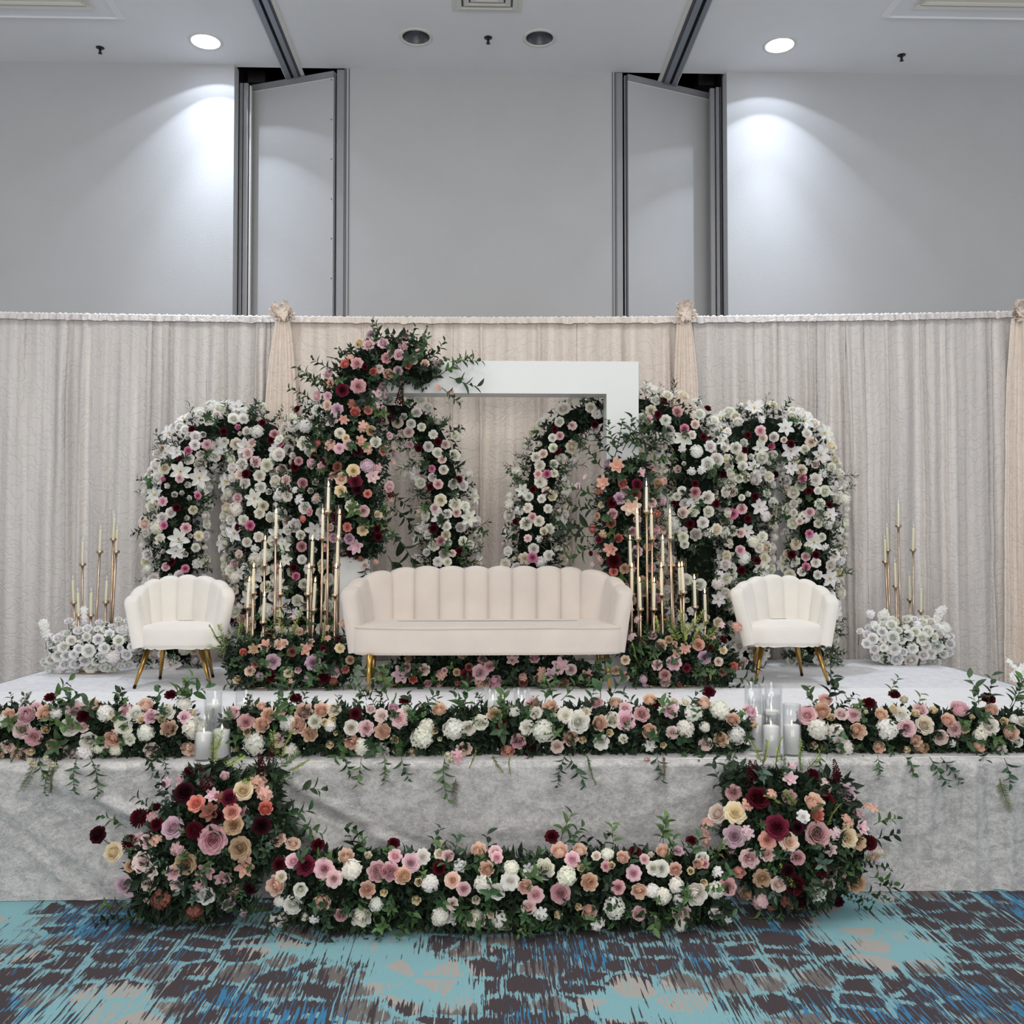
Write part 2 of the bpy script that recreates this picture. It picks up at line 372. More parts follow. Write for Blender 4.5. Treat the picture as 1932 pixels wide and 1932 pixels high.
# folding partition panels parked in the recesses
def partition(side, lab, xl_px, yl_top, xr_px, yr_top, near, posts):
    ys = {}
    Yn = WY+.06
    if near == 'r':
        Yr = Yn; zt = at(xr_px, yr_top, Yr).z; Yl = (zt-EYE.z)/(at(xl_px,yl_top,1).z-EYE.z)
    else:
        Yl = Yn; zt = at(xl_px, yl_top, Yl).z; Yr = (zt-EYE.z)/(at(xr_px,yr_top,1).z-EYE.z)
    A = at(xl_px, 300, Yl); B = at(xr_px, 300, Yr)
    t = thing('folding_partition', (A.x,A.y,0), lab, 'partition')
    d = Vector((B.x-A.x, B.y-A.y, 0)); nrm = Vector((d.y,-d.x,0)).normalized()
    def slab(a, c, z0, z1, off, th, name, m):
        b = MB(); P = Vector((A.x,A.y,0))+d*a+nrm*off; Q = Vector((A.x,A.y,0))+d*c+nrm*off; K = -nrm*th
        V = [P, Q, Q+K, P+K]; b.add([(v.x,v.y,z0) for v in V]+[(v.x,v.y,z1) for v in V], [(0,3,2,1),(4,5,6,7),(0,1,5,4),(1,2,6,5),(2,3,7,6),(3,0,4,7)])
        return b.obj(name, m, t, False)
    slab(0,1,.02,zt-.06,0,.07,'panel_face',M_wall)
    slab(0,1,zt-.06,zt,.006,.082,'top_rail',M_post)
    slab(0,1,zt-.073,zt-.066,.004,.004,'rail_bead',M_trim)
    for (p0, p1, ty, Yp, m_) in posts:
        a = at(p0,300,Yp).x; c = at(p1,300,Yp).x; z = at(p0,ty,Yp).z
        b = MB(); b.box((a,Yp,.02),(c,Yp+.05,z)); sep_bevel(b.obj('post', m_, t, False), .004)
    if near == 'r':
        for k in range(7):
            p = at(625, 150+k*75, WY+.05); b = MB(); b.lathe([(0,0),(.006,0),(.006,.004),(0,.005)], n=8)
            o = b.obj('screw', M_postd, None); o.parent = t; o.location = Vector((p.x, WY+.055, p.z))-t.location; o.rotation_euler = (PI/2,0,0); o.scale=(1,1,1)
    return t
partition('l', 'grey folding partition panel parked at an angle in the left wall recess', 474, 161, 629, 134, 'r',
    [(441.5,447.5,122,WY+.17,M_postd),(448.5,457,156,WY+.20,M_post),(458.5,467.5,156,WY+.20,M_post),(470,473,161,WY+.22,M_trim),(630.5,632,137,WY+.055,M_post),(635,649,131,WY+.04,M_post)])
partition('r', 'grey folding partition panel parked at an angle in the right wall recess', 1185, 140, 1340, 176, 'l',
    [(1340.5,1349,166,WY+.20,M_post),(1351.5,1358,164,WY+.20,M_post),(1359,1362,164,WY+.20,M_postd),(1364,1371.5,132,WY+.17,M_postd),(1163.5,1175,137,WY+.04,M_post),(1178,1180.5,142,WY+.055,M_post),(1181.5,1184,142,WY+.055,M_postd)])
for nm, a0, a1, y0_, y1_ in (('left',449,500,134,155),('right',1318,1366,140,160)):
    p = at(a0,y1_,WY+.5); q = at(a1,y0_,WY+.5); b = MB(); b.box((p.x,WY+.5,p.z),(q.x,WY+.9,q.z))
    o = b.obj('header_box', mat('dark_header_'+nm,(62,58,62),.7), None, False)
    tag(o, 'dark metal header box above the posts of the %s partition recess' % nm, 'header')

# ceiling tracks for the partitions
def track(lab, pts_near, pts_far, flip):
    # strips given by x at image top (y=0) and at the wall line (y~138)
    t = None
    zc = CZ
    for nm, a, c, m_, h in pts_near:
        p0 = on(a,-0.0,zc); p1 = on(c,-0.0,zc)
        xa, xb = p0.x, p1.x
        if t is None: t = thing('ceiling_track', (xa, 8.0, zc), lab, 'track')
        b = MB(); b.box((min(xa,xb), Y0, zc-h), (max(xa,xb), WY+.30, zc+.03 if False else zc-.001)); b.obj(nm, m_, t, False)
    return t
track('metal partition track with a dark slot, running to the left wall recess', [('flange',475,479,M_trim,.012),('rail',479,490,M_track,.03),('slot',490,496.5,M_black,.008),('rail',496.5,507,M_track,.03),('lip',507,512,M_postd,.015),('flange',512,520,M_trim,.014)], None, 0)
track('metal partition track with a dark slot, running to the right wall recess', [('flange',1298,1306,M_trim,.014),('lip',1306,1312,M_postd,.015),('rail',1312,1324,M_track,.03),('slot',1324,1331,M_black,.008),('rail',1331,1341,M_track,.03),('flange',1341,1345,M_trim,.012)], None, 0)

# recessed downlights
M_lit = mat('lit_reflector', (250,252,255), .4, emit=(232,240,255), estr=6)
labs = ['lit round recessed downlight, left of the left ceiling track', 'unlit round recessed downlight in the centre ceiling bay, left of the sprinkler',
        'unlit round recessed downlight in the centre ceiling bay, right of the sprinkler', 'lit round recessed downlight, right of the right ceiling track']
for (x, y, lit), lb in zip(LP, labs):
    t = thing('downlight', (x,y,CZ), lb, 'ceiling light')
    b = MB(); b.lathe([(.122,.004),(.124,-.004),(.132,-.009),(.150,-.007),(.157,-.001),(.157,.0)], (x,y,CZ), 40); b.obj('trim_ring', M_trim, t)
    b = MB(); b.lathe([(.122,.0),(.112,.05),(.095,.10),(.07,.15),(.0,.15)], (x,y,CZ), 40); b.obj('reflector', M_lit if lit else M_metalw, t)
    if not lit:
        b = MB(); b.lathe([(.0,.075),(.03,.08),(.045,.11),(.04,.148)], (x,y,CZ), 24); b.obj('bulb', M_warm, t)
    else:
        for ang, zz, pw, bl_ in ((44,.135,50,.08),(40,.135,90,.8),(27,.135,280,1.0),(59,.075,17,.08)):
            l = bpy.data.lights.new('downlight_lamp','SPOT'); l.energy = pw; l.color = (.80,.88,1.0); l.spot_size = 2*math.radians(ang); l.spot_blend = bl_; l.shadow_soft_size = .012
            o = bpy.data.objects.new('downlight_lamp', l); COL.objects.link(o); o.parent = t; o.location = (0,0,zz)
# sprinklers
for px, py, lb in ((189,90,'small dark fire sprinkler head on the left ceiling bay'),(921,71,'small dark fire sprinkler head between the two unlit downlights'),(1701,104,'small dark fire sprinkler head on the right ceiling bay')):
    p = on(px,py,CZ); t = thing('sprinkler_head', p, lb, 'sprinkler')
    Ms = mat('sprinkler_metal', (58,54,54), .4, metal=.6)
    b = MB(); b.lathe([(.0,-.004),(.036,-.004),(.038,0)], p, 20); b.obj('escutcheon', Ms, t)
    b = MB(); b.lathe([(.010,0),(.010,-.03),(.0145,-.034),(.006,-.05),(.0,-.05)], p, 12); b.obj('body', Ms, t)
    b = MB(); b.lathe([(.0,-.052),(.019,-.052),(.019,-.055),(.0,-.055)], p, 12); b.obj('deflector', Ms, t)
# supply-air diffuser
pv = on(919,22,CZ); t = thing('ceiling_vent', (pv.x, pv.y-.3, CZ), 'square white louvred ceiling vent at the top edge, centre bay', 'vent')
def ring(b, x, y, h, wd, z0, z1, z2=None):
    z2 = z1 if z2 is None else z2
    o = [(x-h,y-h),(x+h,y-h),(x+h,y+h),(x-h,y+h)]; k = h-wd; i = [(x-k,y-k),(x+k,y-k),(x+k,y+k),(x-k,y+k)]
    V = [(*p,z0) for p in o]+[(*p,z1) for p in o]+[(*p,z2) for p in i]+[(*p,z0) for p in i]
    Fc = []
    for q in range(4):
        r = (q+1) % 4
        Fc += [(q,r,r+4,q+4),(q+4,r+4,r+8,q+8),(q+8,r+8,r+12,q+12)]
    b.add(V, Fc)
cx_, cy_ = pv.x, pv.y-.3
b = MB(); ring(b, cx_, cy_, .298, .035, CZ, CZ-.008); b.obj('frame', M_trim, t, False)
b = MB(); b.box((cx_-.26,cy_-.26,CZ-.003),(cx_+.26,cy_+.26,CZ-.001)); b.obj('backing', M_postd, t, False)
for h in (.262,.20,.14,.08):
    b = MB(); ring(b, cx_, cy_, h, .045, CZ-.004, CZ-.012, CZ-.028); b.obj('louvre', M_trim, t, False)
# light troffers at the top corners
for lb, corner, sx in (('large framed ceiling light panel at the upper left corner', (238,36), -1), ('large framed ceiling light panel at the upper right corner', (1660,33), 1)):
    p = on(*corner, CZ); t = thing('ceiling_light_panel', (p.x,p.y,CZ), lb, 'ceiling light')
    wX, wY = 2.4, 1.6
    cx2, cy2 = p.x+sx*wX/2, p.y-wY/2
    def rr(b, ins, wd, z1, z2):
        a = (cx2-wX/2+ins, cy2-wY/2+ins, cx2+wX/2-ins, cy2+wY/2-ins); k = wd
        o = [(a[0],a[1]),(a[2],a[1]),(a[2],a[3]),(a[0],a[3])]; i = [(a[0]+k,a[1]+k),(a[2]-k,a[1]+k),(a[2]-k,a[3]-k),(a[0]+k,a[3]-k)]
        V = [(*q,CZ-.001) for q in o]+[(*q,CZ+z1) for q in o]+[(*q,CZ+z2) for q in i]+[(*q,CZ-.001) for q in i]; Fc = []
        for q in range(4):
            r = (q+1) % 4; Fc += [(q,r,r+4,q+4),(q+4,r+4,r+8,q+8),(q+8,r+8,r+12,q+12)]
        b.add(V, Fc)
    b = MB(); rr(b, 0, .05, -.004, -.03); b.obj('outer_moulding', M_ceil, t, False)
    b = MB(); rr(b, .05, .14, -.012, -.014); b.obj('flat_border', M_ceil, t, False)
    b = MB(); rr(b, .19, .03, -.03, -.02); b.obj('inner_moulding', M_trim, t, False)
    b = MB(); rr(b, .25, .02, -.03, -.02); b.obj('inner_bead', M_trim, t, False)
    b = MB(); b.box((cx2-wX/2+.2,cy2-wY/2+.2,CZ-.01),(cx2+wX/2-.2,cy2+wY/2-.2,CZ-.004)); b.obj('lens', M_warm, t, False)

# ------------------------------------------------------------------ stage
xs = at(136,1243,SB).x, at(1736,1243,SB).x
SX0, SX1 = xs
t = thing('stage_platform', ((SX0+SX1)/2, (SF+SB)/2, 0), 'low wide stage platform wrapped in silver grey crushed velvet', 'stage')
b = MB(); b.box((SX0+.02,SF+.05,0),(SX1-.02,SB-.02,ST-.02)); b.obj('deck', mat('deck_wood',(90,80,70),.8), t, False)
YS = on(700,1303,ST).y
def cloth(name, x0, x1, y0, y1, z, m, amp, nx=160, ny=50, lip=0):
    P = []
    for i in range(nx+1):
        r = []
        for j in range(ny+1):
            x = x0+(x1-x0)*i/nx; y = y0+(y1-y0)*j/ny
            zz = z+amp*mnoise.noise(Vector((x*1.3,y*3,4)))+amp*.5*mnoise.noise(Vector((x*7,y*9,1)))
            r.append((x,y,zz))
        P.append(r)
    b = MB(); b.grid(P); return b.obj(name, m, t)
cloth('top_cover', SX0, SX1, YS-.05, SB, ST-.004, M_top, .003)
cloth('top_runner', SX0, SX1, SF+.02, YS, ST+.002, M_top2, .002)
# front skirt with its pulls and folds (x along the front, v from top to floor)
def skirt_disp(x, z):
    px = 966+(x/SF*F)-51; py = 1015+(1.65-z)/SF*F
    d = 0
    def fold(p, q, wd, amp, fade=.12):
        (x0,y0),(x1,y1) = p, q; L_ = math.hypot(x1-x0,y1-y0); ux, uy = (x1-x0)/L_, (y1-y0)/L_
        s = ((px-x0)*ux+(py-y0)*uy)/L_; n = (px-x0)*-uy+(py-y0)*ux
        e = min(1, max(0,(s+fade)/fade), max(0,(1+fade-s)/fade)) if -fade < s < 1+fade else 0
        return amp*math.exp(-(n/wd)**2)*e
    for f in (((60,1440),(300,1540),14,.022),((100,1440),(420,1600),9,.016),((150,1450),(250,1560),10,-.018),((20,1500),(260,1670),16,.012),((40,1560),(200,1690),10,.010),
              ((500,1455),(640,1600),16,.024),((540,1460),(760,1590),12,.018),((560,1510),(840,1600),10,-.014),((520,1520),(700,1640),14,.02),((640,1440),(660,1600),20,.008),
              ((900,1560),(1330,1560),12,.007),((1180,1545),(1340,1480),12,.008),((1700,1450),(1680,1660),16,.02),((1760,1440),(1750,1600),10,.02),((1790,1450),(1800,1640),8,-.02),
              ((1840,1450),(1835,1680),9,.024),((1870,1450),(1880,1680),8,-.015),((1910,1450),(1905,1680),10,.02),((1730,1450),(1722,1600),6,.014),((1815,1450),(1812,1560),6,.014)):
        d += fold(*f)
    d += .006*mnoise.noise(Vector((x*1.5, z*5, 0)))+.003*mnoise.noise(Vector((x*9, z*14, 3)))
    if x > 2.2 or x < -2.6: d += .008*math.sin(x*38+2*math.sin(z*3))*min(1,(ST-z)*4)
    return d
P = []; nx, nz = 700, 60
for i in range(nx+1):
    x = SX0+(SX1-SX0)*i/nx; r = []
    r.append((x, SF+.10, ST+.004)); r.append((x, SF+.05, ST+.0035)); r.append((x, SF+.02, ST+.0015)); r.append((x, SF+.004, ST-.012))
    for j in range(1,nz+1):
        z = (ST-.012)*(1-j/nz); d = skirt_disp(x, z)*min(1, j/6)
        r.append((x, SF-.004-d-.02*(j/nz)**3, z+.002))
    P.append(r)
b = MB(); b.grid(P); b.obj('front_skirt', M_skirt, t)
for xx, s_ in ((SX0,-1),(SX1,1)):
    P = []
    for i in range(121):
        y = SF+(SB-SF)*i/120; r = []
        for j in range(25):
            z = ST*(1-j/24); r.append((xx+s_*(.003+.02*abs(math.sin(y*20+3*math.sin(y*3)))*(j/24)), y, z))
        P.append(r)
    b = MB(); b.grid(P); b.obj('side_skirt', M_skirt, t)

# ------------------------------------------------------------------ pipe-and-drape backdrop
CY = 8.22
def topz(x):   # the rail sags a little towards the middle
    px = 966-51+x/CY*F
    py = 602-10*((px-930)/950)**2
    return at(px, py, CY).z
def pleats(x0, x1, seed, kmin, kmax, amin, amax):
    r = random.Random(seed); out = []; x = x0
    while x < x1:
        wd = r.uniform(kmin, kmax)*(r.choice([.35,.5,1,1.3,2.0])); out.append((x, min(wd, x1-x+1e-4), r.uniform(amin, amax), r.uniform(-.04,.04), r.uniform(0,6), r.choice([.4,.8,1.6,2.4])))
        x += wd
    return out
def curtain(lab, px0, px1, m, seed):
    x0, x1 = at(px0,600,CY).x, at(px1,600,CY).x
    t = thing('curtain', ((x0+x1)/2, CY, 0), lab, 'curtain', None)
    pl = pleats(x0, x1, seed, .06, .14, .02, .09)
    P = []; nv = 44
    for (xs_, wd, am, dr, ph, ex) in pl:
        n = 8
        for i in range(n):
            u = i/n; r = []
            for j in range(nv+1):
                v = j/nv; x = xs_+wd*u
                zt = topz(x)-.03; z = zt*(1-v)+.01*v
                prof = math.sin(PI*u)**ex
                a = am*(.35+.65*min(1, v*5))
                k = .75+.25*math.sin(v*4+ph)
                y = CY - a*prof*k - .012*mnoise.noise(Vector((x*5, z*2.2, seed)))
                xo = x + dr*math.sin(v*3+ph)*.6 + .006*mnoise.noise(Vector((x*9, z*4, seed+5)))
                r.append((xo, y, z))
            P.append(r)
    P.append([(x1, CY, q[2]) for q in P[-1]])
    b = MB(); b.grid(P); b.obj('drape', m, t)
    # gathered rod pocket
    P = []; n = int((x1-x0)/.012)
    for i in range(n+1):
        x = x0+(x1-x0)*i/n; zt = topz(x); r = []
        rr_ = .019+.007*mnoise.noise(Vector((x*30,0,seed)))+.005*math.sin(x*150+3*math.sin(x*23))
        for k in range(9):
            a = 2*PI*k/8; r.append((x, CY-.01+rr_*math.cos(a), zt+rr_*math.sin(a)*.95))
        P.append(r)
    b = MB(); b.grid(P); b.obj('rod_pocket', M_ruffle, t)
    P = []
    for i in range(n+1):
        x = x0+(x1-x0)*i/n; zt = topz(x); r = []
        for k in range(5):
            r.append((x+.004*k*math.sin(x*90), CY-.035-.012*abs(math.sin(x*70+2*math.sin(x*17)))-.004*k, zt-.012*k-.02*(k/4)*abs(mnoise.noise(Vector((x*22,1,seed))))))
        P.append(r)
    b = MB(); b.grid(P); b.obj('heading_frill', m, t)
curtain('blush satin backdrop curtain on the far left, left of the first tied swag', -120, 535, M_curt, 3)
curtain('warm ivory satin backdrop curtain behind the white frame, between two tied swags', 535, 1290, M_curt2, 8)
curtain('blush satin backdrop curtain on the right, between the second and third tied swags', 1290, 1915, M_curt, 15)
curtain('narrow piece of blush satin backdrop curtain at the far right edge', 1915, 2080, M_curt, 21)
t = thing('curtain_rail', (0, CY+.06, 0), 'horizontal metal rail with uprights that holds up the backdrop curtains', 'rail')
b = MB(); b.tube([(at(px,600,CY).x, CY, topz(at(px,600,CY).x)) for px in range(-120,2090,50)], .012); b.obj('crossbar', M_post, t)
for px in (535,1290,1915):
    x = at(px,600,CY).x; b = MB(); b.tube([(x,CY+.06,.02),(x,CY+.06,topz(x))], .02); b.obj('upright', M_post, t)
    b = MB(); b.box((x-.2,CY+.0,0),(x+.2,CY+.4,.02)); b.obj('base_plate', M_post, t, False)

def swag(px, lab, bot=(1243), wl=115, wr=40, seed=1, zend=ST+.02):
    c = at(px, 597, CY-.1); t = thing('tied_swag', (c.x, c.y, 0), lab, 'curtain swag')
    r = random.Random(seed)
    # ruffled rosette
    b = MB()
    for k in range(26):
        th = r.uniform(0, 2*PI); ln = r.uniform(.05,.115); wd = r.uniform(.035,.06); fl = r.uniform(.2,1.0)
        dr = Vector((math.cos(th), -fl*.6, math.sin(th)*.8)).normalized(); sd = dr.cross(Vector((0,-1,0.2))).normalized(); P = []
        nrm = dr.cross(sd)
        for i in range(7):
            u = i/6; row = []
            for j in range(6):
                v = j/5-.5
                row.append(c+Vector((0,-.03,.03))+dr*ln*u+sd*wd*v*(u*1.9+.15)*(1-.35*u**4)+nrm*(.016*math.sin(v*9+k)*u+.02*math.sin(u*3)))
            P.append(row)
        b.grid(P)
    b.obj('rosette', M_swag, t)
    P = []; n = 64; z1 = zend
    for i in range(n+1):
        u = i/n*2-1; row = []
        for j in range(50):
            v = j/49; z = c.z-.02-(c.z-.02-z1)*v
            pyv = 590+(1243-590)*v
            sp = 1-math.exp(-v*6)
            wL = (14+(wl-14)*sp*.9+10*v)/F*CY; wR = (12+(wr-12)*sp+12*v)/F*CY
            x = c.x+(u*wL if u < 0 else u*wR)
            fold = (.5+.5*math.sin(u*17+seed+.8*math.sin(v*4)))*.035*(.5+v)+(.5+.5*math.sin(u*41+seed*2))*.012
            y = CY-.085-fold-.05*(1-abs(u))**.5*math.exp(-v*4)-.01*mnoise.noise(Vector((x*8,z*5,seed)))
            row.append((x, y, z))
        P.append(row)
    b = MB(); b.grid(P); b.obj('hanging_drape', M_swag, t)
swag(535, 'champagne satin swag tied in a rosette on the rail, left of the flower frame', wl=38, wr=26, seed=2)
swag(1291, 'champagne satin swag tied in a rosette on the rail, right of the white frame', wl=22, wr=28, seed=5)
swag(1922, 'champagne satin swag tied in a rosette at the right edge of the picture', wl=30, wr=30, seed=9, zend=.03)

# ------------------------------------------------------------------ sofa and chairs
def W(px, py=None, Y=None, z=None):
    """world point: pixel column px at depth Y, height either from py or given"""
    if z is None: return at(px, py, Y)
    p = at(px, 1015, Y); return Vector((p.x, Y, z))
def channel(bl, br, tl, tr, th, scal, puff, inward, ns=10, nv=12, flat=False):
    """one padded channel between a bottom edge and a top edge, rounded over at the top"""
    prof = [(j/nv*.93, .5) for j in range(nv+1)]
    for k in range(1, 9):
        a = PI/2-PI*k/8; prof.append((.93+.07*math.cos(a) , .5*math.sin(a)))
    prof += [(.93*(1-j/5), -.5) for j in range(1, 6)]
    nrm = (br-bl).cross(tl-bl).normalized()
    if nrm.dot(inward) < 0: nrm = -nrm
    P = []
    for i in range(ns+1):
        s = i/ns; q = 2*s-1; e = max(0, 1-abs(q)**6)**.5*.3+.7; row = []
        arch = (1-abs(q)**2.2)
        for v, o in prof:
            p = bl.lerp(br, s).lerp(tl.lerp(tr, s), v)
            up = (tl.lerp(tr, s)-bl.lerp(br, s)).normalized()
            p = p+up*scal*arch*max(0,(v-.3)/.7)
            of = o*th*e + (puff*arch*min(1,v*6) if o > 0 else 0)
            row.append(p+nrm*of)
        P.append(row)
    b = MB(); b.grid(P)
    n = len(prof); k = len(b.V)-n*(ns+1)
    b.F.append(tuple(range(n))); b.M.append(0); b.F.append(tuple(range(n*ns, n*ns+n))[::-1]); b.M.append(0)
    return b
def superbox(x0, x1, y0, y1, z0, z1, rc, ez=.03, crown=.015, bow=0.0, n=64):
    """upholstered seat: rounded plan, soft edges, crowned top"""
    cx, cy = (x0+x1)/2, (y0+y1)/2; hx, hy = (x1-x0)/2, (y1-y0)/2
    def plan(a, k):
        c, s_ = math.cos(a), math.sin(a); e = 2/rc
        x = cx+(hx-k)*abs(c)**e*(1 if c > 0 else -1); y = cy+(hy-k)*abs(s_)**e*(1 if s_ > 0 else -1)
        if s_ < 0: y -= bow*(1-((x-cx)/hx)**2)
        return x, y
    lv = [(.012,z0-.004),(0,z0+.004),(0,z0+.02),(-.003,(z0+z1)/2),(0,z1-ez),(ez*.1,z1-ez*.5),(ez*.35,z1-ez*.15),(ez,z1),(ez+.05,z1+crown*.6),(hy*.6,z1+crown),(hy*.98,z1+crown*1.1)]
    P = [[(*plan(2*PI*k/n, i), z) for i, z in lv] for k in range(n)]
    b = MB(); b.grid(P, closeu=True); b.F.append(tuple(k*len(lv) for k in range(n))); b.M.append(0)
    return b, plan
def legs(t, specs, zt, r0, r1):
    for (tx, fx, fy, dy) in specs:
        f = on(fx, fy, ST); p = W(tx, Y=f.y+dy, z=zt)
        b = MB(); d = f-p
        b.tube([p, p+d*.5, p+d*.93], [r0, (r0+r1)/2, r1], 14); b.obj('leg', M_gold, t)
        b = MB(); b.tube([p+d*.93, p+d*.97, p+d], [r1+.001, r1+.001, r1], 12)
        b.obj('foot_cap', M_dark, t)

# sofa
t = thing('sofa', W(915, Y=6.6, z=ST), 'long blush cream velvet sofa with a scalloped channel back', 'sofa')
zb = ST+.27; yF, yB = 6.36, 6.93
V3 = Vector
tb = [(737,1079),(783,1073),(829,1073),(876,1073),(921,1073),(966,1073),(1012,1073),(1057,1073),(1098,1077)]
for i in range(8):
    (a, ya_), (c, yc_) = tb[i], tb[i+1]
    tl, tr = at(a,ya_,yB+.09), at(c,yc_,yB+.09); bl, br = W(a+(2 if i==0 else 0), Y=yB-.02, z=zb), W(c, Y=yB-.02, z=zb)
    channel(bl, br, tl, tr, .10, .020, .014, V3((0,-1,0))).obj('back_channel', M_blush, t)
def side(pts, names, sgn):
    for i in range(len(pts)-1):
        (a, ya_, Ya, ba, Yba), (c, yc_, Yc, bc, Ybc) = pts[i], pts[i+1]
        tl, tr = at(a,ya_,Ya), at(c,yc_,Yc); bl, br = W(ba, Y=Yba, z=zb), W(bc, Y=Ybc, z=zb)
        channel(bl, br, tl, tr, .105, (.034,.026,.022)[i], .015, V3((sgn,-.6,0))).obj(names, M_blush, t)
side([(737,1081,7.0,740,6.90),(682,1092,6.88,704,6.82),(662,1107,6.64,682,6.62),(655,1120,6.40,671,6.42)], 'arm_channel', 1)
side([(1098,1079,7.0,1096,6.90),(1155,1090,6.88,1133,6.82),(1173,1104,6.64,1155,6.62),(1182,1118,6.40,1166,6.42)], 'arm_channel', -1)
x0, x1 = W(662, Y=yF, z=0).x, W(1178, Y=yF, z=0).x
b, plan = superbox(x0, x1, yF, yB+.02, ST+.262, ST+.448, 9, ez=.028, crown=.012, bow=.02, n=120); b.obj('seat', M_blush, t)
P = []
for k in range(121):
    a = PI+PI*k/120 if True else 0
    x, y = plan(a, .004); P.append((x, y-.002, ST+.438+.004*math.sin(x*5)))
b = MB(); b.tube(P, .0065, 8); b.obj('piping', M_blushd, t)
legs(t, [(698,694,1312,.02),(706,703,1297,-.02),(1143,1151,1305,.02),(1128,1130,1284,-.02)], ST+.268, .021, .009)

# tub chairs
def tub(lab, T, B, seat, leg, Yf):
    t = thing('tub_chair', W((seat[0]+seat[1])/2, Y=Yf+.2, z=ST), lab, 'chair', None)
    zb = ST+.275
    c = (T[0][0]+T[-1][0])/2
    for i in range(len(T)-1):
        (a, ya_, Ya), (d, yd, Yd) = T[i], T[i+1]; (ba, Yba), (bd, Ybd) = B[i], B[i+1]
        tl, tr = at(a,ya_,Ya), at(d,yd,Yd); bl, br = W(ba, Y=Yba, z=zb), W(bd, Y=Ybd, z=zb)
        mid = (bl+br)/2; cen = W((seat[0]+seat[1])/2, Y=Yf+.22, z=zb)
        channel(bl, br, tl, tr, .085, .024, .012, (cen-mid), ns=10).obj('shell_channel', M_cream, t)
    x0, x1 = W(seat[0], Y=Yf, z=0).x, W(seat[1], Y=Yf, z=0).x
    b, plan = superbox(x0, x1, Yf, Yf+.47, ST+.282, ST+.425, 4.2, ez=.045, crown=.02, bow=.02); b.obj('seat', M_cream, t)
    # scalloped band under the seat
    P = []
    for k in range(97):
        a = 2*PI*k/96; x, y = plan(a, .012); r = []
        for j, z in enumerate((.29,.278,.270)): r.append((x, y, ST+z-(.008*abs(math.sin(k*PI/4)) if j == 2 else 0)))
        P.append(r)
    b = MB(); b.grid(P); b.obj('base_band', M_cream, t)
    legs(t, leg, ST+.285, .022, .010)
    return t
tub('cream scallop-back tub chair with brass legs, left of the sofa',
    [(244,1136,6.68),(252,1124,6.80),(270,1105,6.93),(300,1094,7.02),(337,1090,7.06),(373,1090,7.05),(407,1096,6.97),(427,1107,6.84),(434,1127,6.70)],
    [(262,6.68),(268,6.80),(281,6.92),(306,7.0),(337,7.03),(368,7.02),(392,6.94),(408,6.82),(415,6.70)],
    (254,413), [(284,253,1299,.14),(311,302,1281,-.05),(378,397,1294,.12),(388,402,1278,-.05)], 6.68)
tub('cream scallop-back tub chair with brass legs, right of the sofa',
    [(1387,1118,6.72),(1391,1110,6.84),(1409,1098,6.96),(1438,1090,7.03),(1474,1089,7.06),(1509,1094,7.03),(1541,1105,6.95),(1564,1121,6.82),(1574,1138,6.68)],
    [(1410,6.72),(1414,6.84),(1426,6.95),(1448,7.01),(1476,7.03),(1503,7.01),(1528,6.93),(1547,6.82),(1558,6.68)],
    (1410,1562), [(1438,1425,1290,.14),(1431,1420,1268,-.05),(1500,1513,1275,-.05),(1536,1564,1292,.12)], 6.70)

# ------------------------------------------------------------------ white frame behind the sofa
YA = 7.16
t = thing('frame_backdrop', W(922, Y=YA+.1, z=ST), 'tall white lacquered rectangular frame standing behind the sofa', 'frame')
def bar(px0, py0, px1, py1, name, dz0=None):
    a, c = at(px0,py1,YA), at(px1,py0,YA)
    z0 = a.z if dz0 is None else dz0
    b = MB(); b.box((a.x,YA,z0),(c.x,YA+.2,c.z)); return sep_bevel(b.obj(name, M_white, t, False), .003)
bar(640,682,1205,741,'top_bar')
bar(1145.5,742,1205,1200,'post',ST+.005)
bar(640,742,699,1200,'post',ST+.005)

# ------------------------------------------------------------------ candelabra with taper candles
me_cache = {}
def cand_meshes(H, lit):
    k = (round(H,3), lit)
    if k in me_cache: return me_cache[k]
    b = MB(); b.lathe([(0,0),(.011,0),(.0112,.01),(.0105,H-.01),(.009,H-.002),(0,H)], n=14); c = b.me('taper_candle', M_taper if lit else mat('ivory_wax_unlit',(236,228,196),.5))
    b = MB(); b.lathe([(0,0),(.0028,.004),(.0048,.012),(.0040,.020),(.0018,.030),(0,.038)], n=10); f = b.me('flame', M_flame if lit else M_ledtip)
    b = MB(); b.tube([(0,0,-.001),(0,0,.008)], .001, 6); wk = b.me('wick', M_wick)
    me_cache[k] = (c, f, wk); return me_cache[k]
b = MB(); b.lathe([(0,0),(.012,0),(.012,.012),(.024,.014),(.026,.020),(.026,.034),(.0235,.034),(.0235,.018),(0,.018)], n=20); ME_CUP = b.me('candle_cup', M_gold2)
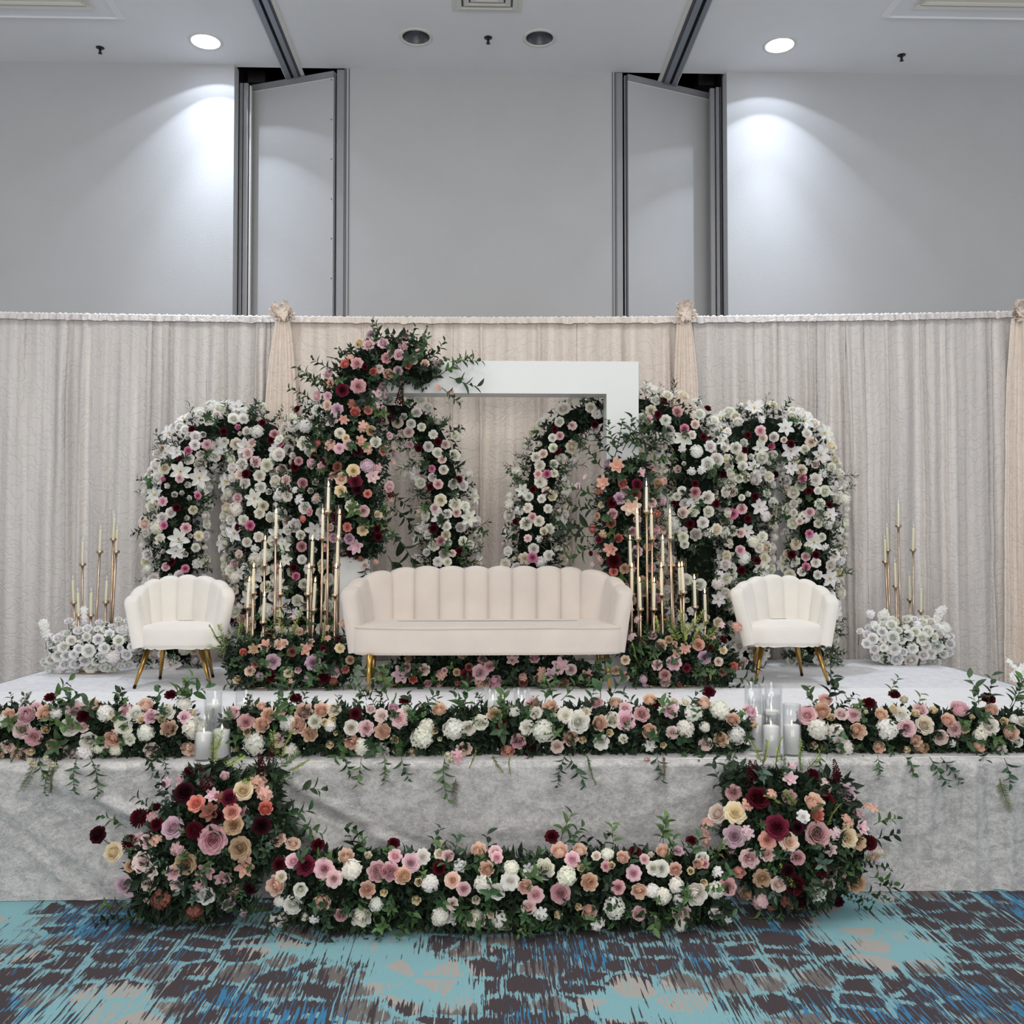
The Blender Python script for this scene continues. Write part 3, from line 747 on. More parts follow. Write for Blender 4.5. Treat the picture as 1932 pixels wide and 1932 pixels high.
def rodset(name, lab, specs, Y, sc, ox, oy, lit, ordn, glassy=True, zbase=ST, cy0=.22):
    """specs: (tip px,py)-(cup px,py)-(base px) in zoom pixels; one straight rod, cup, candle and chimney each"""
    conv = lambda p: (ox+p[0]*sc, oy+p[1]*sc)
    bases = [conv((s[4], 0))[0] for s in specs]; cxm = sum(bases)/len(bases)
    root = thing(name, W(cxm, Y=Y, z=zbase), lab, 'candelabra')
    b = MB(); b.lathe([(0,.014),(.10,.014),(.105,.008),(.105,0),(0,0)], root.location, 40); b.obj('base', M_gold2, root)
    ordered = sorted(range(len(specs)), key=lambda i: conv((specs[i][0],0))[0])
    rank = {i: n for n, i in enumerate(ordered)}
    r = random.Random(len(specs)*7+int(Y*10))
    for i, s in enumerate(specs):
        tip = conv(s[0:2]); cup = conv(s[2:4]); Yi = Y+r.uniform(-.09,.09)
        C = at(*cup, Yi); Tp = at(*tip, Yi); B = W(conv((s[4],0))[0], Y=Yi, z=zbase+.014)
        # continue the rod's lean from its visible foot down to the base plate
        vis = at(conv((s[4],0))[0], oy+s[5]*sc, Yi); B = C+(vis-C)*((zbase+.014-C.z)/(vis.z-C.z))
        B.y = Yi
        dd = root.location-B; dd.z = 0
        if dd.length > .12: B = B+dd*(1-.12/dd.length)*.6
        b = MB(); b.tube([B, C], .0085, 10); p = b.obj('pole', M_gold2, root)
        o = link('candle_cup', ME_CUP, p); o.location = C-root.location-V3((0,0,.012))
        H = max(.12, (Tp-C).length-.028) if cy0 is None else cy0
        cm, fm, wm = cand_meshes(.195, lit)
        ax = V3(((Tp.x-C.x)*.8, 0, .2)).normalized(); q = V3((0,0,1)).rotation_difference(ax)
        pos = C+V3((0,0,.006)); nth = ordn[rank[i]]
        hgt = (Tp.z-pos.z-.020)/.195
        c_ = link('taper_candle', cm, None, pos, q, (1,1,hgt))
        tag(c_, ('lit' if lit else 'unlit')+' ivory taper candle, '+nth+' on the '+name2, 'candle', 'tapers on the '+name2)
        f = link('flame' if lit else 'light_tip', fm, c_); f.location = (0,0,.195+(.004/hgt)); f.scale = (1,1,1/hgt)
        if lit: wk = link('wick', wm, c_); wk.location = (0,0,.195)
        if glassy:
            b = MB(); h = .245 if lit else .235; n = 20; Pp = []
            for k in range(n):
                a = 2*PI*k/n; Pp.append([(.0225*math.cos(a), .0225*math.sin(a), z) for z in (0,h*.33,h*.66,h)])
            key = ('g', h)
            if key not in me_cache:
                b.grid(Pp, closeu=True); me_cache[key] = b.me('glass_chimney', M_glass)
            g = link('glass_chimney', me_cache[key], None, C+V3((0,0,.006)))
            tag(g, 'glass chimney, '+nth+' on the '+name2, 'glass chimney', 'chimneys on the '+name2)
    return root
ORD = ['leftmost','second from the left','third from the left','fourth from the left','fifth from the left','sixth from the left','seventh from the left','eighth from the left','ninth from the left','tenth from the left']
def od(n): 
    o = ORD[:n]; o[-1] = 'rightmost'
    return [x for x in o]
name2 = 'candelabra nearer the left chair'
L1 = [(140,958,122,1205,110,1480),(177,840,168,1085,165,1460),(175,1078,160,1335,155,1480),(268,1085,255,1335,255,1450),(273,608,265,850,262,1300),(367,380,360,620,355,1460),(360,958,352,1220,350,1460),(400,840,398,1095,393,1400)]
rodset('candelabra', 'rose gold candelabra with eight lit tapers, left of the sofa and nearer the left chair', L1, 6.72, .2226, 440, 880, True, od(8))
name2 = 'candelabra by the sofa\'s left arm'
L2 = [(810,150,803,395,795,1460),(760,380,757,620,742,1520),(906,385,893,625,885,1430),(675,608,665,850,650,1460),(888,608,880,850,878,1430),(645,842,632,1095,625,1460),(875,842,865,1105,858,1440),(697,963,680,1230,672,1460),(795,963,783,1230,775,1460)]
rodset('candelabra', 'rose gold candelabra with nine lit tapers, right beside the left arm of the sofa', L2, 6.72, .2226, 440, 880, True, od(9))
name2 = 'candelabra by the sofa\'s right arm'
R1 = [(358,148,358,395,368,1470),(275,380,285,625,292,1460),(398,380,403,625,412,1440),(217,603,225,850,233,1420),(235,838,235,1100,233,1420),(298,958,305,1225,310,1450),(425,963,420,1225,422,1460),(482,838,487,1100,498,1440),(495,603,497,850,497,1440)]
rodset('candelabra', 'rose gold candelabra with nine lit tapers, right beside the right arm of the sofa', R1, 6.72, .2226, 1140, 880, True, od(9))
name2 = 'candelabra nearer the right chair'
R2 = [(556,380,560,620,580,1480),(551,603,568,850,597,1480),(632,833,645,1090,655,1320),(656,828,672,1080,675,1320),(762,938,770,1205,770,1350),(850,1058,858,1320,862,1450)]
rodset('candelabra', 'rose gold candelabra with six lit tapers, right of the sofa and nearer the right chair', R2, 6.72, .2226, 1140, 880, True, od(6))
name2 = 'far left candelabra'
A1 = [(630,470,627,675,622,1100),(767,378,757,580,728,1150),(877,290,860,485,835,1270),(893,378,883,580,850,1180),(550,763,560,965,570,1330),(590,857,597,1062,600,1280),(693,857,690,1062,690,1250),(815,763,803,962,795,1180)]
rodset('candelabra', 'tall rose gold candelabra at the far left of the stage with eight unlit tapers', A1, 7.48, .2484, 0, 900, False, od(8))
name2 = 'far right candelabra'
A2 = [(1132,155,1132,322,1145,900),(1057,305,1065,475,1075,870),(1045,382,1048,550,1065,870),(1230,308,1225,475,1228,960),(1108,532,1115,705,1120,900),(1200,613,1205,790,1205,970),(1278,692,1275,865,1275,1000)]
rodset('candelabra', 'tall rose gold candelabra at the far right of the stage with seven unlit tapers', A2, 7.82, .296, 1360, 900, False, od(7))

# ------------------------------------------------------------------ pillar candles in glass cylinders along the stage edge
def pillar(px, Y, hg, hc, r, lab):
    p = W(px, Y=Y, z=ST+.006)
    g = MB(); n = 40
    prof = [(0,0),(r*.97,0),(r,.004),(r,hg),(r-.003,hg),(r-.003,.006),(0,.006)]
    g.lathe(prof, n=n); G = g.me('glass_cylinder', M_glass); o = link('glass_cylinder', G, None, p)
    tag(o, 'clear glass cylinder '+lab, 'candle holder', 'glass cylinders on the stage edge')
    b = MB(); rc = r-.005; b.lathe([(0,0),(rc,0),(rc,hc-.004),(rc-.005,hc),(rc*.4,hc-.003),(0,hc-.004)], n=32)
    c = b.me('pillar_candle', M_pillar); c = link('pillar_candle', c, None, p+V3((0,0,.007)))
    tag(c, 'white pillar candle '+lab, 'candle', 'pillar candles on the stage edge')
    b = MB(); b.lathe([(0,-.004),(.0022,.003),(.0038,.009),(.0030,.015),(.0014,.021),(0,.025)], n=10); f = b.me('flame', M_pfl); link('flame', f, c, (0,0,hc))
M_pfl = mat('pillar_flame', (255,240,205), .5, emit=(255,232,190), estr=3)
pillar(388,4.50,.235,.118,.0435,'at the front of the left garland gap, left one')
pillar(422,4.53,.235,.128,.0435,'at the front of the left garland gap, right one')
pillar(405,4.86,.255,.19,.0435,'at the back of the left garland gap, left one')
pillar(463,4.89,.255,.19,.0435,'at the back of the left garland gap, right one')
pillar(904,4.80,.215,.15,.0435,'behind the middle garland, leftmost of four')
pillar(930,5.06,.24,.17,.0435,'behind the middle garland, second from left')
pillar(947,4.80,.215,.15,.0435,'behind the middle garland, third from left')
pillar(984,4.96,.25,.18,.0435,'behind the middle garland, rightmost of four')
pillar(1452,4.50,.20,.135,.0435,'at the front of the right garland gap, left one')
pillar(1491,4.52,.24,.135,.0435,'at the front of the right garland gap, right one')
pillar(1426,4.62,.245,.16,.0435,'half hidden by the right end of the middle garland')
pillar(1453,4.66,.26,.18,.0435,'in the middle row of the right garland gap')
pillar(1419,4.93,.28,.10,.0435,'at the back of the right garland gap, left one')
pillar(1457,4.91,.28,.10,.0435,'at the back of the right garland gap, right one')

# ================================================================== FLOWERS
def rgb(*c): return (*lin(c), 1)
PAL = dict(w=(252,250,243), i=(250,244,228), k=(249,220,225), b=(249,232,227), p=(254,230,215), u=(88,14,32), m=(225,198,212), t=(219,190,160),
           c=(240,166,154), d=(230,188,192), v=(128,44,68), y=(250,237,208), s=(242,196,180), n=(166,112,96), h=(236,160,192), x=(58,12,28), W=(253,253,250))
NAMES = dict(w='white', i='ivory', k='pink', b='pale blush', p='peach', u='burgundy', m='mauve', t='tan', c='coral', d='dusty pink', v='wine red', y='pale yellow', s='salmon pink', n='brown', h='bright pink', x='near-black red', W='white')
def finish(b, name, mats, core, norm=None):
    V = np.array([tuple(v) for v in b.V])
    if norm:
        s_ = norm/ np.sqrt((V[:,:2]**2).sum(1)).max(); V *= s_
    me = mesh(name, V.tolist(), b.F, mats); me.polygons.foreach_set('material_index', b.M)
    a = me.attributes.new('core', 'FLOAT', 'POINT'); a.data.foreach_set('value', np.array(core, dtype=np.float32)); return me
def petal_ring(b, core, n, rb, a, Lp, Wd, curl, z0=0., ph=0., nu=6, nv=5, jit=.1, point=0., cr=0.):
    for k in range(n):
        th = ph+2*PI*k/n+R.uniform(-jit,jit); al = math.radians(a+R.uniform(-4,4)); L_ = Lp*R.uniform(.94,1.06); P = []; co = []
        for i in range(nu+1):
            u = 2*i/nu-1; row = []
            for j in range(nv+1):
                v = j/nv; Lq = L_; L_u = L_*(1-.30*abs(u)**2.6)
                wv = Wd*((.62+.38*math.sin(v/.6*PI/2)) if v < .6 else 1-.14*((v-.6)/.4)**2)*(1-point*v**2.2)
                r = rb+L_u*(v*math.sin(al)+curl*.45*v**3)
                z = z0+L_u*(v*math.cos(al)-curl*.35*v**4)-L_*.05*u*u*v*v
                t_ = th+u*wv*(1 if r < .2 else .2/r*1.25)
                r2 = r*(1+.05*u)+.010*math.sin(u*5+k)*v
                row.append((r2*math.cos(t_), r2*math.sin(t_), z)); co.append(max(0,min(1, cr+(1-v)*.3)))
            P.append(row)
        b.grid(P); core += co
def base_cup(b, co, r, z=.0, h=.10):
    k = len(b.V); b.lathe([(0,z+h*.6),(r*.6,z+h*.55),(r,z+h*.3),(r*.8,z-.04),(0,z-.08)], n=12); co += [.2]*(len(b.V)-k)
def make_rose(v):
    b = MB(); co = []
    rings = {0:[(3,.03,0,.44,1.5,-.05),(4,.07,1,.44,1.3,0),(5,.11,3,.43,1.1,.03),(5,.155,7,.41,1.0,.08),(6,.20,14,.38,.95,.2),(6,.24,30,.34,1.0,.4),(7,.25,52,.31,.95,.5),(7,.22,72,.29,.95,.5)],
             1:[(3,.03,0,.46,1.5,-.05),(4,.075,1,.46,1.3,0),(5,.12,3,.45,1.1,.03),(5,.165,6,.43,1.0,.1),(6,.21,12,.40,.95,.25),(6,.26,26,.34,1.0,.45),(7,.26,50,.27,1.0,.5),(6,.22,74,.27,1.05,.5)],
             2:[(3,.03,2,.38,1.4,0),(4,.07,4,.38,1.2,.03),(5,.11,8,.38,1.0,.08),(6,.155,15,.37,.95,.2),(6,.20,28,.35,.95,.35),(7,.22,46,.32,.92,.45),(8,.20,68,.32,.85,.5)]}[v]
    ph = 0
    for q, (n, rb, a, Lp, Wd, cu) in enumerate(rings):
        petal_ring(b, co, n, rb, a, Lp, Wd, cu, 0, ph, cr=.3*(1-q/len(rings))); ph += .7
    base_cup(b, co, .24)
    return finish(b, 'rose', [M_petal], co, .52)
def make_ranunculus():
    b = MB(); co = []; ph = 0
    for q, (n, rb, a, Lp, Wd, cu) in enumerate([(3,.03,0,.46,1.5,-.05),(4,.075,-1,.47,1.3,-.05),(4,.12,0,.47,1.25,-.05),(5,.165,1,.46,1.0,-.03),(5,.21,3,.44,.98,0),(6,.26,6,.41,.85,.02),(6,.30,10,.37,.85,.08),(7,.33,22,.32,.75,.2)]):
        petal_ring(b, co, n, rb, a, Lp, Wd, cu, 0, ph, jit=.15, cr=.3*(1-q/8)); ph += .8
    base_cup(b, co, .34)
    return finish(b, 'ranunculus', [M_petal], co, .52)
def make_bud():
    b = MB(); co = []
    for q, (n, rb, a, Lp, Wd, cu) in enumerate([(3,.05,0,.62,1.5,-.05),(4,.13,2,.62,1.3,0),(4,.22,4,.58,1.25,.06),(5,.28,14,.46,1.0,.25)]):
        petal_ring(b, co, n, rb, a, Lp, Wd, cu, 0, q*.8, cr=.6*(1-q/4))
    k = len(b.V)
    for q in range(5):
        a = q*2*PI/5; c, s_ = math.cos(a), math.sin(a)
        b.add([(.12*c,.12*s_,-.06),(.34*c-.1*s_,.34*s_+.1*c,.05),(.34*c+.1*s_,.34*s_-.1*c,.05),(.5*c,.5*s_,.22)], [(0,1,3),(0,3,2)], 1)
    b.tube([(0,0,-.5),(0,0,-.02)], .035, 5, mi=1)
    co += [0]*(len(b.V)-len(co)); return finish(b, 'rosebud', [M_petal, M_stem], co, .5)
def floret(b, co, c, nrm, s_, n=4, r=None, shape=0, core0=.6):
    nrm = nrm.normalized(); a = V3((0,0,1)) if abs(nrm.z) < .9 else V3((1,0,0)); u = nrm.cross(a).normalized(); v = nrm.cross(u); ph = R.uniform(0,6)
    for k in range(n):
        t_ = ph+2*PI*k/n; d = u*math.cos(t_)+v*math.sin(t_); e = nrm.cross(d)
        w_ = (.42 if n == 4 else .36)*s_; 
        if shape == 0: pts = [c, c+d*s_*.45-e*w_+nrm*.06*s_, c+d*s_*.98-e*w_*.5+nrm*.04*s_, c+d*s_+e*w_*.5+nrm*.1*s_, c+d*s_*.45+e*w_+nrm*.08*s_, c+d*s_*.55+nrm*.14*s_]
        else:
            pts = [c]+[c+d*s_*f-e*w_*g+nrm*h*s_ for f, g, h in ((.35,.75,.16),(.75,.95,.18),(1.05,.42,.08),(1.05,-.42,.08),(.75,-.95,.18),(.35,-.75,.16))]+[c+d*s_*.6+nrm*.04*s_]
            b.add(pts, [(0,1,7),(1,2,7),(2,3,7),(3,4,7),(4,5,7),(5,6,7),(6,0,7)]); co += [core0]+[.0]*6+[.2]; continue
        b.add(pts, [(0,1,5),(1,2,5),(2,3,5),(3,4,5),(4,0,5)]); co += [core0]+[.0]*4+[.15]
def make_hydrangea():
    b = MB(); co = []
    N = 38
    for i in range(N):
        z = 1-1.55*(i+.5)/N; r = math.sqrt(1-z*z); a = i*2.39996
        d = V3((r*math.cos(a), r*math.sin(a), z)); p = V3((d.x*.38, d.y*.38, .12+d.z*.28))*R.uniform(.78,1.12)
        floret(b, co, p, (d+V3((R.uniform(-.3,.3),R.uniform(-.3,.3),R.uniform(-.1,.3)))), .175*R.uniform(.8,1.2))
    k = len(b.V); b.lathe([(0,.34),(.16,.30),(.27,.20),(.30,.06),(.24,-.06),(0,-.12)], n=14); co += [1.]*(len(b.V)-k)
    return finish(b, 'hydrangea', [M_petal], co, .5)
def make_lily():
    b = MB(); co = []
    for ring, (n, off, ln, wd, dz) in enumerate([(3,0,.52,.15,0),(3,PI/3,.50,.13,.02)]):
        for k in range(n):
            t_ = off+2*PI*k/n+R.uniform(-.1,.1); P = []; cc = []
            for i in range(5):
                u = (i/4-.5)*2; row = []
                for j in range(6):
                    v = j/5; w_ = wd*math.sin(PI*min(1,v*.92+.08))**.7
                    r = .0+ln*v; z = dz+.30*math.sin(v*2.1)*.6+.05*abs(u)*(1-v)
                    row.append((r*math.cos(t_)-u*w_*math.sin(t_), r*math.sin(t_)+u*w_*math.cos(t_), z-.05*(1-u*u)*v)); cc.append(.5*(1-v))
                P.append(row)
            b.grid(P); co += cc
    for k in range(6):
        a = k*PI/3; b.tube([(0,0,.02),(.06*math.cos(a),.06*math.sin(a),.22)], .012, 4, mi=1)
    co += [0]*(len(b.V)-len(co)); return finish(b, 'lily', [M_petal, M_stamen], co, .55)
M_stamen = mat('stamen', (214,190,110), .7)
def make_blossom():
    b = MB(); co = []
    for c, d, s_ in ((V3((.0,.05,.2)),V3((0,.1,1)),.30),(V3((.22,-.15,.1)),V3((.7,-.4,.8)),.26),(V3((-.22,-.12,.12)),V3((-.7,-.3,.8)),.27),(V3((.02,-.3,.02)),V3((0,-.9,.6)),.22)):
        floret(b, co, c, d, s_, 5, shape=1)
    return finish(b, 'blossom', [M_petal], co, .5)
def make_petalbloom():   # magnolia-like open bloom with cupped pointed petals
    b = MB(); co = []
    petal_ring(b, co, 4, .04, 30, .42, 1.1, .1, 0, 0, point=.3, cr=.4); petal_ring(b, co, 6, .06, 58, .5, 1.0, .2, 0, .6, point=.3, cr=.1)
    base_cup(b, co, .10)
    return finish(b, 'open_bloom', [M_petal], co, .52)
def make_dahlia():
    b = MB(); co = []
    N = 90
    for i in range(N):
        z = 1-1.5*(i+.5)/N; r = math.sqrt(1-z*z); a = i*2.39996
        d = V3((r*math.cos(a), r*math.sin(a), z)); e = V3((0,0,1)).cross(d); e = e.normalized() if e.length > .01 else V3((1,0,0)); n2 = d.cross(e)
        c = V3((0,0,.15))+d*.22
        b.add([c-e*.03, c+e*.03, c+d*.2+e*.06, c+d*.27+n2*.02, c+d*.2-e*.06, c+d*.17+n2*.05], [(0,1,5),(1,2,5),(2,3,5),(3,4,5),(4,0,5)]); co += [1,1,.2,0,.2,.6]
    k = len(b.V); b.lathe([(0,.42),(.14,.38),(.24,.22),(.2,.02),(0,-.06)], n=12); co += [1.]*(len(b.V)-k)
    return finish(b, 'dahlia', [M_petal], co, .5)
def make_spike():
    b = MB(); co = []
    for i in range(70):
        v = i/69; a = i*2.4; r = .22*(1-v)**.7+.03; c = V3((r*math.cos(a), r*math.sin(a), -.1+v*1.35)); s_ = .075*(1-.45*v)
        k = len(b.V)
        b.add([c+V3((0,0,s_)), c+V3((s_,0,0)), c+V3((0,s_,0)), c+V3((-s_,0,0)), c+V3((0,-s_,0)), c-V3((0,0,s_))], [(0,1,2),(0,2,3),(0,3,4),(0,4,1),(5,2,1),(5,3,2),(5,4,3),(5,1,4)]); co += [0,.3,.3,.3,.3,.6]
    return finish(b, 'flower_spike', [M_petal], co, .3)
def leafgeo(b, c, d, up, ln, wd, segs=4, tip=1.0, droop=.25, mi=0):
    d = d.normalized(); e = d.cross(up).normalized(); n2 = e.cross(d)
    V = []; Fc = []
    for j in range(segs+1):
        v = j/segs; w_ = wd*(math.sin(PI*v**.8)**(.8) if tip else math.sin(PI*(.06+.94*v)**.9)**.45)*.5
        if j == 0: w_ = wd*.04
        if j == segs: w_ = 0.001
        p = c+d*ln*v-n2*droop*ln*v*v; V += [p+e*w_+n2*w_*.45, p, p-e*w_+n2*w_*.45]
    for j in range(segs):
        k = 3*j; Fc += [(k,k+1,k+4,k+3),(k+1,k+2,k+5,k+4)]
    b.add(V, Fc, mi)
def make_sprig(kind):
    b = MB(); ph = R.uniform(0,6)
    def stem(v): return V3((.12*math.sin(v*2+ph), .10*math.sin(v*2.6+ph*1.3), v))
    b.tube([stem(j/6) for j in range(7)], [.014,.013,.012,.010,.009,.007,.004], 4, mi=1)
    if kind == 'ruscus': N, ln, wd, up_ = 12, .34, .15, .7
    elif kind == 'willow': N, ln, wd, up_ = 16, .42, .062, .9
    elif kind == 'euca': N, ln, wd, up_ = 12, .22, .22, .45
    elif kind == 'broad': N, ln, wd, up_ = 7, .52, .25, .8
    else: N, ln, wd, up_ = 40, .22, .075, .8
    for i in range(N):
        v = (i+1)/N*.92+.06; c = stem(v); a = i*2.4 if kind != 'fern' else (i % 2)*PI+R.uniform(-.3,.3)
        d = V3((math.cos(a), math.sin(a), up_+R.uniform(-.2,.2))); s_ = (1-.35*v)*R.uniform(.85,1.1)
        leafgeo(b, c, d, V3((0,0,1)).lerp(V3((R.uniform(-1,1),R.uniform(-1,1),R.uniform(-.3,1))), .35), ln*s_, wd*s_, 4 if kind != 'fern' else 2, tip=(kind != 'euca'), droop=R.uniform(.05,.35))
    me = mesh(kind, b.V, b.F, [M_leaf, M_stem]); me.polygons.foreach_set('material_index', b.M); return me
ME = {'R':[make_rose(0),make_rose(1),make_rose(2),make_rose(0),make_rose(1)], 'P':[make_ranunculus() for _ in range(3)], 'B':[make_bud() for _ in range(2)], 'H':[make_hydrangea() for _ in range(3)],
      'L':[make_lily() for _ in range(3)], 'O':[make_blossom() for _ in range(3)], 'M':[make_petalbloom() for _ in range(3)], 'G':[make_dahlia()], 'S':[make_spike()]}
NM = dict(R='rose', P='ranunculus', B='rosebud', H='hydrangea', L='lily', O='blossom', M='open_bloom', G='dahlia', S='flower_spike')
SP = {k: [make_sprig(k) for _ in range(4)] for k in ('ruscus','willow','euca','broad','fern')}
SPN = dict(ruscus='leaf_sprig', willow='willow_sprig', euca='eucalyptus_sprig', broad='leafy_stem', fern='fern_sprig')

class Tube:
    def __init__(s, pts, Y, kd=.8):
        """pts: (px,py,half width px[,Y]); follows them in the plane of depth Y"""
        C = []
        for p in pts:
            y = p[3] if len(p) > 3 else Y; q = at(p[0], p[1], y); C.append(np.array([q.x, q.y, q.z, p[2]/F*y]))
        S_ = []
        for i in range(len(C)-1):
            p0, p1, p2, p3 = C[max(i-1,0)], C[i], C[i+1], C[min(i+2,len(C)-1)]
            for k in range(16):
                u = k/16; S_.append(.5*((2*p1)+(-p0+p2)*u+(2*p0-5*p1+4*p2-p3)*u*u+(-p0+3*p1-3*p2+p3)*u**3))
        S_.append(C[-1]); s.S = np.array(S_); s.kd = kd
        t = np.gradient(s.S[:,:3], axis=0); t[:,1] = 0; t /= np.linalg.norm(t, axis=1)[:,None]+1e-9; s.T = t
        s.N = np.stack([t[:,2], 0*t[:,0], -t[:,0]], 1)
        d = np.linalg.norm(np.diff(s.S[:,:3], axis=0), axis=1); s.w = np.append(d, d[-1])*s.S[:,3]; s.w /= s.w.sum(); s.area = float((np.append(d,d[-1])*s.S[:,3]*2).sum())
    def surf(s, px, py, lift=1.0):
        p = at(px, py, float(s.S[:,1].mean())); q = np.array([p.x, p.z]); dd = np.linalg.norm(s.S[:,[0,2]]-q, axis=1)-s.S[:,3]*.3
        i = int(dd.argmin()); v = q-s.S[i,[0,2]]; r = s.S[i,3]; d = min(1.0, np.linalg.norm(v)/r); bul = r*s.kd*math.sqrt(max(0, 1-d*d))*lift
        p = at(px, py, s.S[i,1]-bul); nv = v/(np.linalg.norm(v)+1e-6)*d
        return p, V3((nv[0], -math.sqrt(max(.0, 1-d*d))-.25, nv[1])).normalized()
    def rand(s, amax=105, rr=1.0, over=False):
        i = NR.choice(len(s.S), p=s.w); a = math.radians(NR.uniform(-amax, amax)); r = s.S[i,3]*rr
        n, bk = s.N[i], np.array([0,-1,0])
        p = s.S[i,:3]+r*(n*math.sin(a)+bk*math.cos(a)*s.kd); nn = n*math.sin(a)+bk*math.cos(a)
        return V3(p), V3(nn)

def zrot(nrm, roll):
    return V3((0,0,1)).rotation_difference(nrm) @ Quaternion((0,0,1), roll)
class Arr:
    def __init__(s, name, label, cat, tubes, seed=0, zmin=None, ymax=None, group=None):
        s.t = tubes; s.R = random.Random(seed); s.fl = []; s.zmin = zmin if zmin is not None else ST; s.ymax = ymax; s.n = {}
        P = np.concatenate([t.S for t in tubes]); c = P.mean(0)
        s.root = thing(name, (c[0], c[1], s.zmin), label, cat, group)
    def pick(s, px, py):
        c = []
        for t in s.t:
            p = at(px, py, float(t.S[:,1].mean())); dd = (np.linalg.norm(t.S[:,[0,2]]-np.array([p.x,p.z]), axis=1)/t.S[:,3]).min()
            c.append((dd if dd > .97 else t.surf(px,py)[0].y-10, len(c), t))
        return min(c)[2]
    def flower(s, ty, c, p, nrm, size, sink=.12, toward=.5):
        r = s.R; cam_d_ = (EYE-p).normalized()
        n = (nrm+cam_d_*toward+V3((r.uniform(-.28,.28), r.uniform(-.2,.2), r.uniform(-.15,.28)))).normalized()
        if ty == 'S': n = (V3((r.uniform(-.3,.3),-.25,1))).normalized()
        me = r.choice(ME[ty]); col = lin(PAL[c]); j = r.uniform(.93,1.05)
        q = p-n*size*sink
        if q.z < s.zmin+.02: q.z = s.zmin+.02+size*.15
        o = link(NM[ty], me, s.root, q-s.root.location, zrot(n, r.uniform(0,6.28)), size)
        o.color = (min(1,col[0]*j), min(1,col[1]*j*r.uniform(.97,1.03)), min(1,col[2]*j*r.uniform(.96,1.04)), 1)
        s.n[ty] = s.n.get(ty,0)+1
        if c not in 'wW': o['label'] = NAMES[c]+' '+NM[ty].replace('_',' ')
        s.fl.append((p, size*.5)); return o
    def data(s, txt, sc, ox, oy, k=1.0, lift=1.0):
        for it in txt.replace('\n',';').split(';'):
            f = it.split()
            if len(f) < 5: continue
            ty, c, x, y, z = f[0], f[1], float(f[2]), float(f[3]), float(f[4])
            px, py = ox+x*sc, oy+y*sc; t = s.pick(px, py); p, n = t.surf(px, py, lift)
            s.flower(ty, c, p, n, z*sc/F*p.y*k)
    def fill(s, n, sizes, mix, gap=.8, amax=85, tries=40, rr=.98, hide=None, zt=None):
        """scatter flowers over what is still bare"""
        ks = list(mix); ws = [mix[k] for k in ks]; done = 0
        A = np.array([t.area for t in s.t]); A = A/A.sum()
        for _ in range(n*tries):
            if done >= n: break
            t = s.t[NR.choice(len(s.t), p=A)]; p, nn = t.rand(amax, rr); sz = s.R.uniform(*sizes)
            if p.z < s.zmin+.03 or (s.ymax and p.y > s.ymax): continue
            if any((p-q).length < (sz*.5+e)*gap for q, e in s.fl): continue
            k = s.R.choices(ks, ws)[0]; m_ = {'B':.55,'H':1.3,'O':.9,'L':1.5,'M':1.2}.get(k[0],1); s.flower(k[0], k[1], p, nn, sz*m_); done += 1
        return done
    def sprigs(s, n, kinds, size, cols, amax=120, rr=.6, out=.9, down=0., along=.6, jit=.5):
        A = np.array([t.area for t in s.t]); A = A/A.sum(); ks = list(kinds); ws = [kinds[k] for k in ks]
        for _ in range(n):
            t = s.t[NR.choice(len(s.t), p=A)]; p, nn = t.rand(amax, rr); k = s.R.choices(ks, ws)[0]; r = s.R
            d = (nn*out+V3((r.uniform(-1,1), r.uniform(-1,.2), r.uniform(-1,1)))*jit+V3((0,0,-down))).normalized()
            s.sprig(k, p, d, r.uniform(*size), r.choice(cols))
    def sprig(s, k, p, d, size, col):
        r = s.R
        if p.z < s.zmin+.015: p = V3((p.x,p.y,s.zmin+.015))
        if p.z+d.z*size < s.zmin-.02 and not getattr(s,'hang',False): d = V3((d.x, d.y, max(.05, d.z*-.2))).normalized()
        if s.ymax and p.y+d.y*size > s.ymax: d = V3((d.x, -abs(d.y)*.3, d.z)).normalized()
        o = link(SPN[k], r.choice(SP[k]), s.root, p-s.root.location, zrot(d, r.uniform(0,6.28)), size)
        j = r.uniform(.75,1.25); c = lin(col); o.color = (c[0]*j, c[1]*j, c[2]*j, 1); s.n[k] = s.n.get(k,0)+1; return o
    def sprig_px(s, k, px, py, ang, size_px, col, Y=None, fwd=-.2):
        t = s.pick(px, py); p, n = t.surf(px, py, .8)
        if Y: p = at(px, py, Y)
        a = math.radians(ang); d = V3((math.cos(a), fwd, math.sin(a))).normalized(); s.sprig(k, p, d, size_px/F*p.y, col)
    def mass(s, n, ln, m=None, rr=(.45,1.0), amax=170, name='foliage', wd=.45):
        """small filler leaves nobody could count"""
        V = []; Fc = []; A = np.array([t.area for t in s.t]); A = A/A.sum(); o = s.root.location
        for _ in range(n):
            t = s.t[NR.choice(len(s.t), p=A)]; p, nn = t.rand(amax, NR.uniform(*rr))
            if p.z < s.zmin+.008: p.z = s.zmin+.008+NR.uniform(0,.04)
            if s.ymax and p.y > s.ymax: p.y = s.ymax
            d = (nn*.8+V3(NR.normal(size=3))*.7).normalized(); e = d.cross(V3(NR.normal(size=3))).normalized(); u = e.cross(d); l_ = ln*NR.uniform(.6,1.3); w_ = l_*wd*.5
            q = p-o; k = len(V)
            V += [q, q+d*l_*.45+e*w_+u*w_*.4, q+d*l_-u*.15*l_, q+d*l_*.45-e*w_+u*w_*.4, q+d*l_*.5]
            Fc += [(k,k+1,k+4),(k+1,k+2,k+4),(k+2,k+3,k+4),(k+3,k,k+4)]
        if s.zmin is not None:
            zz = s.zmin-o.z+.004; V = [V3((v[0],v[1],max(v[2],zz))) for v in V]
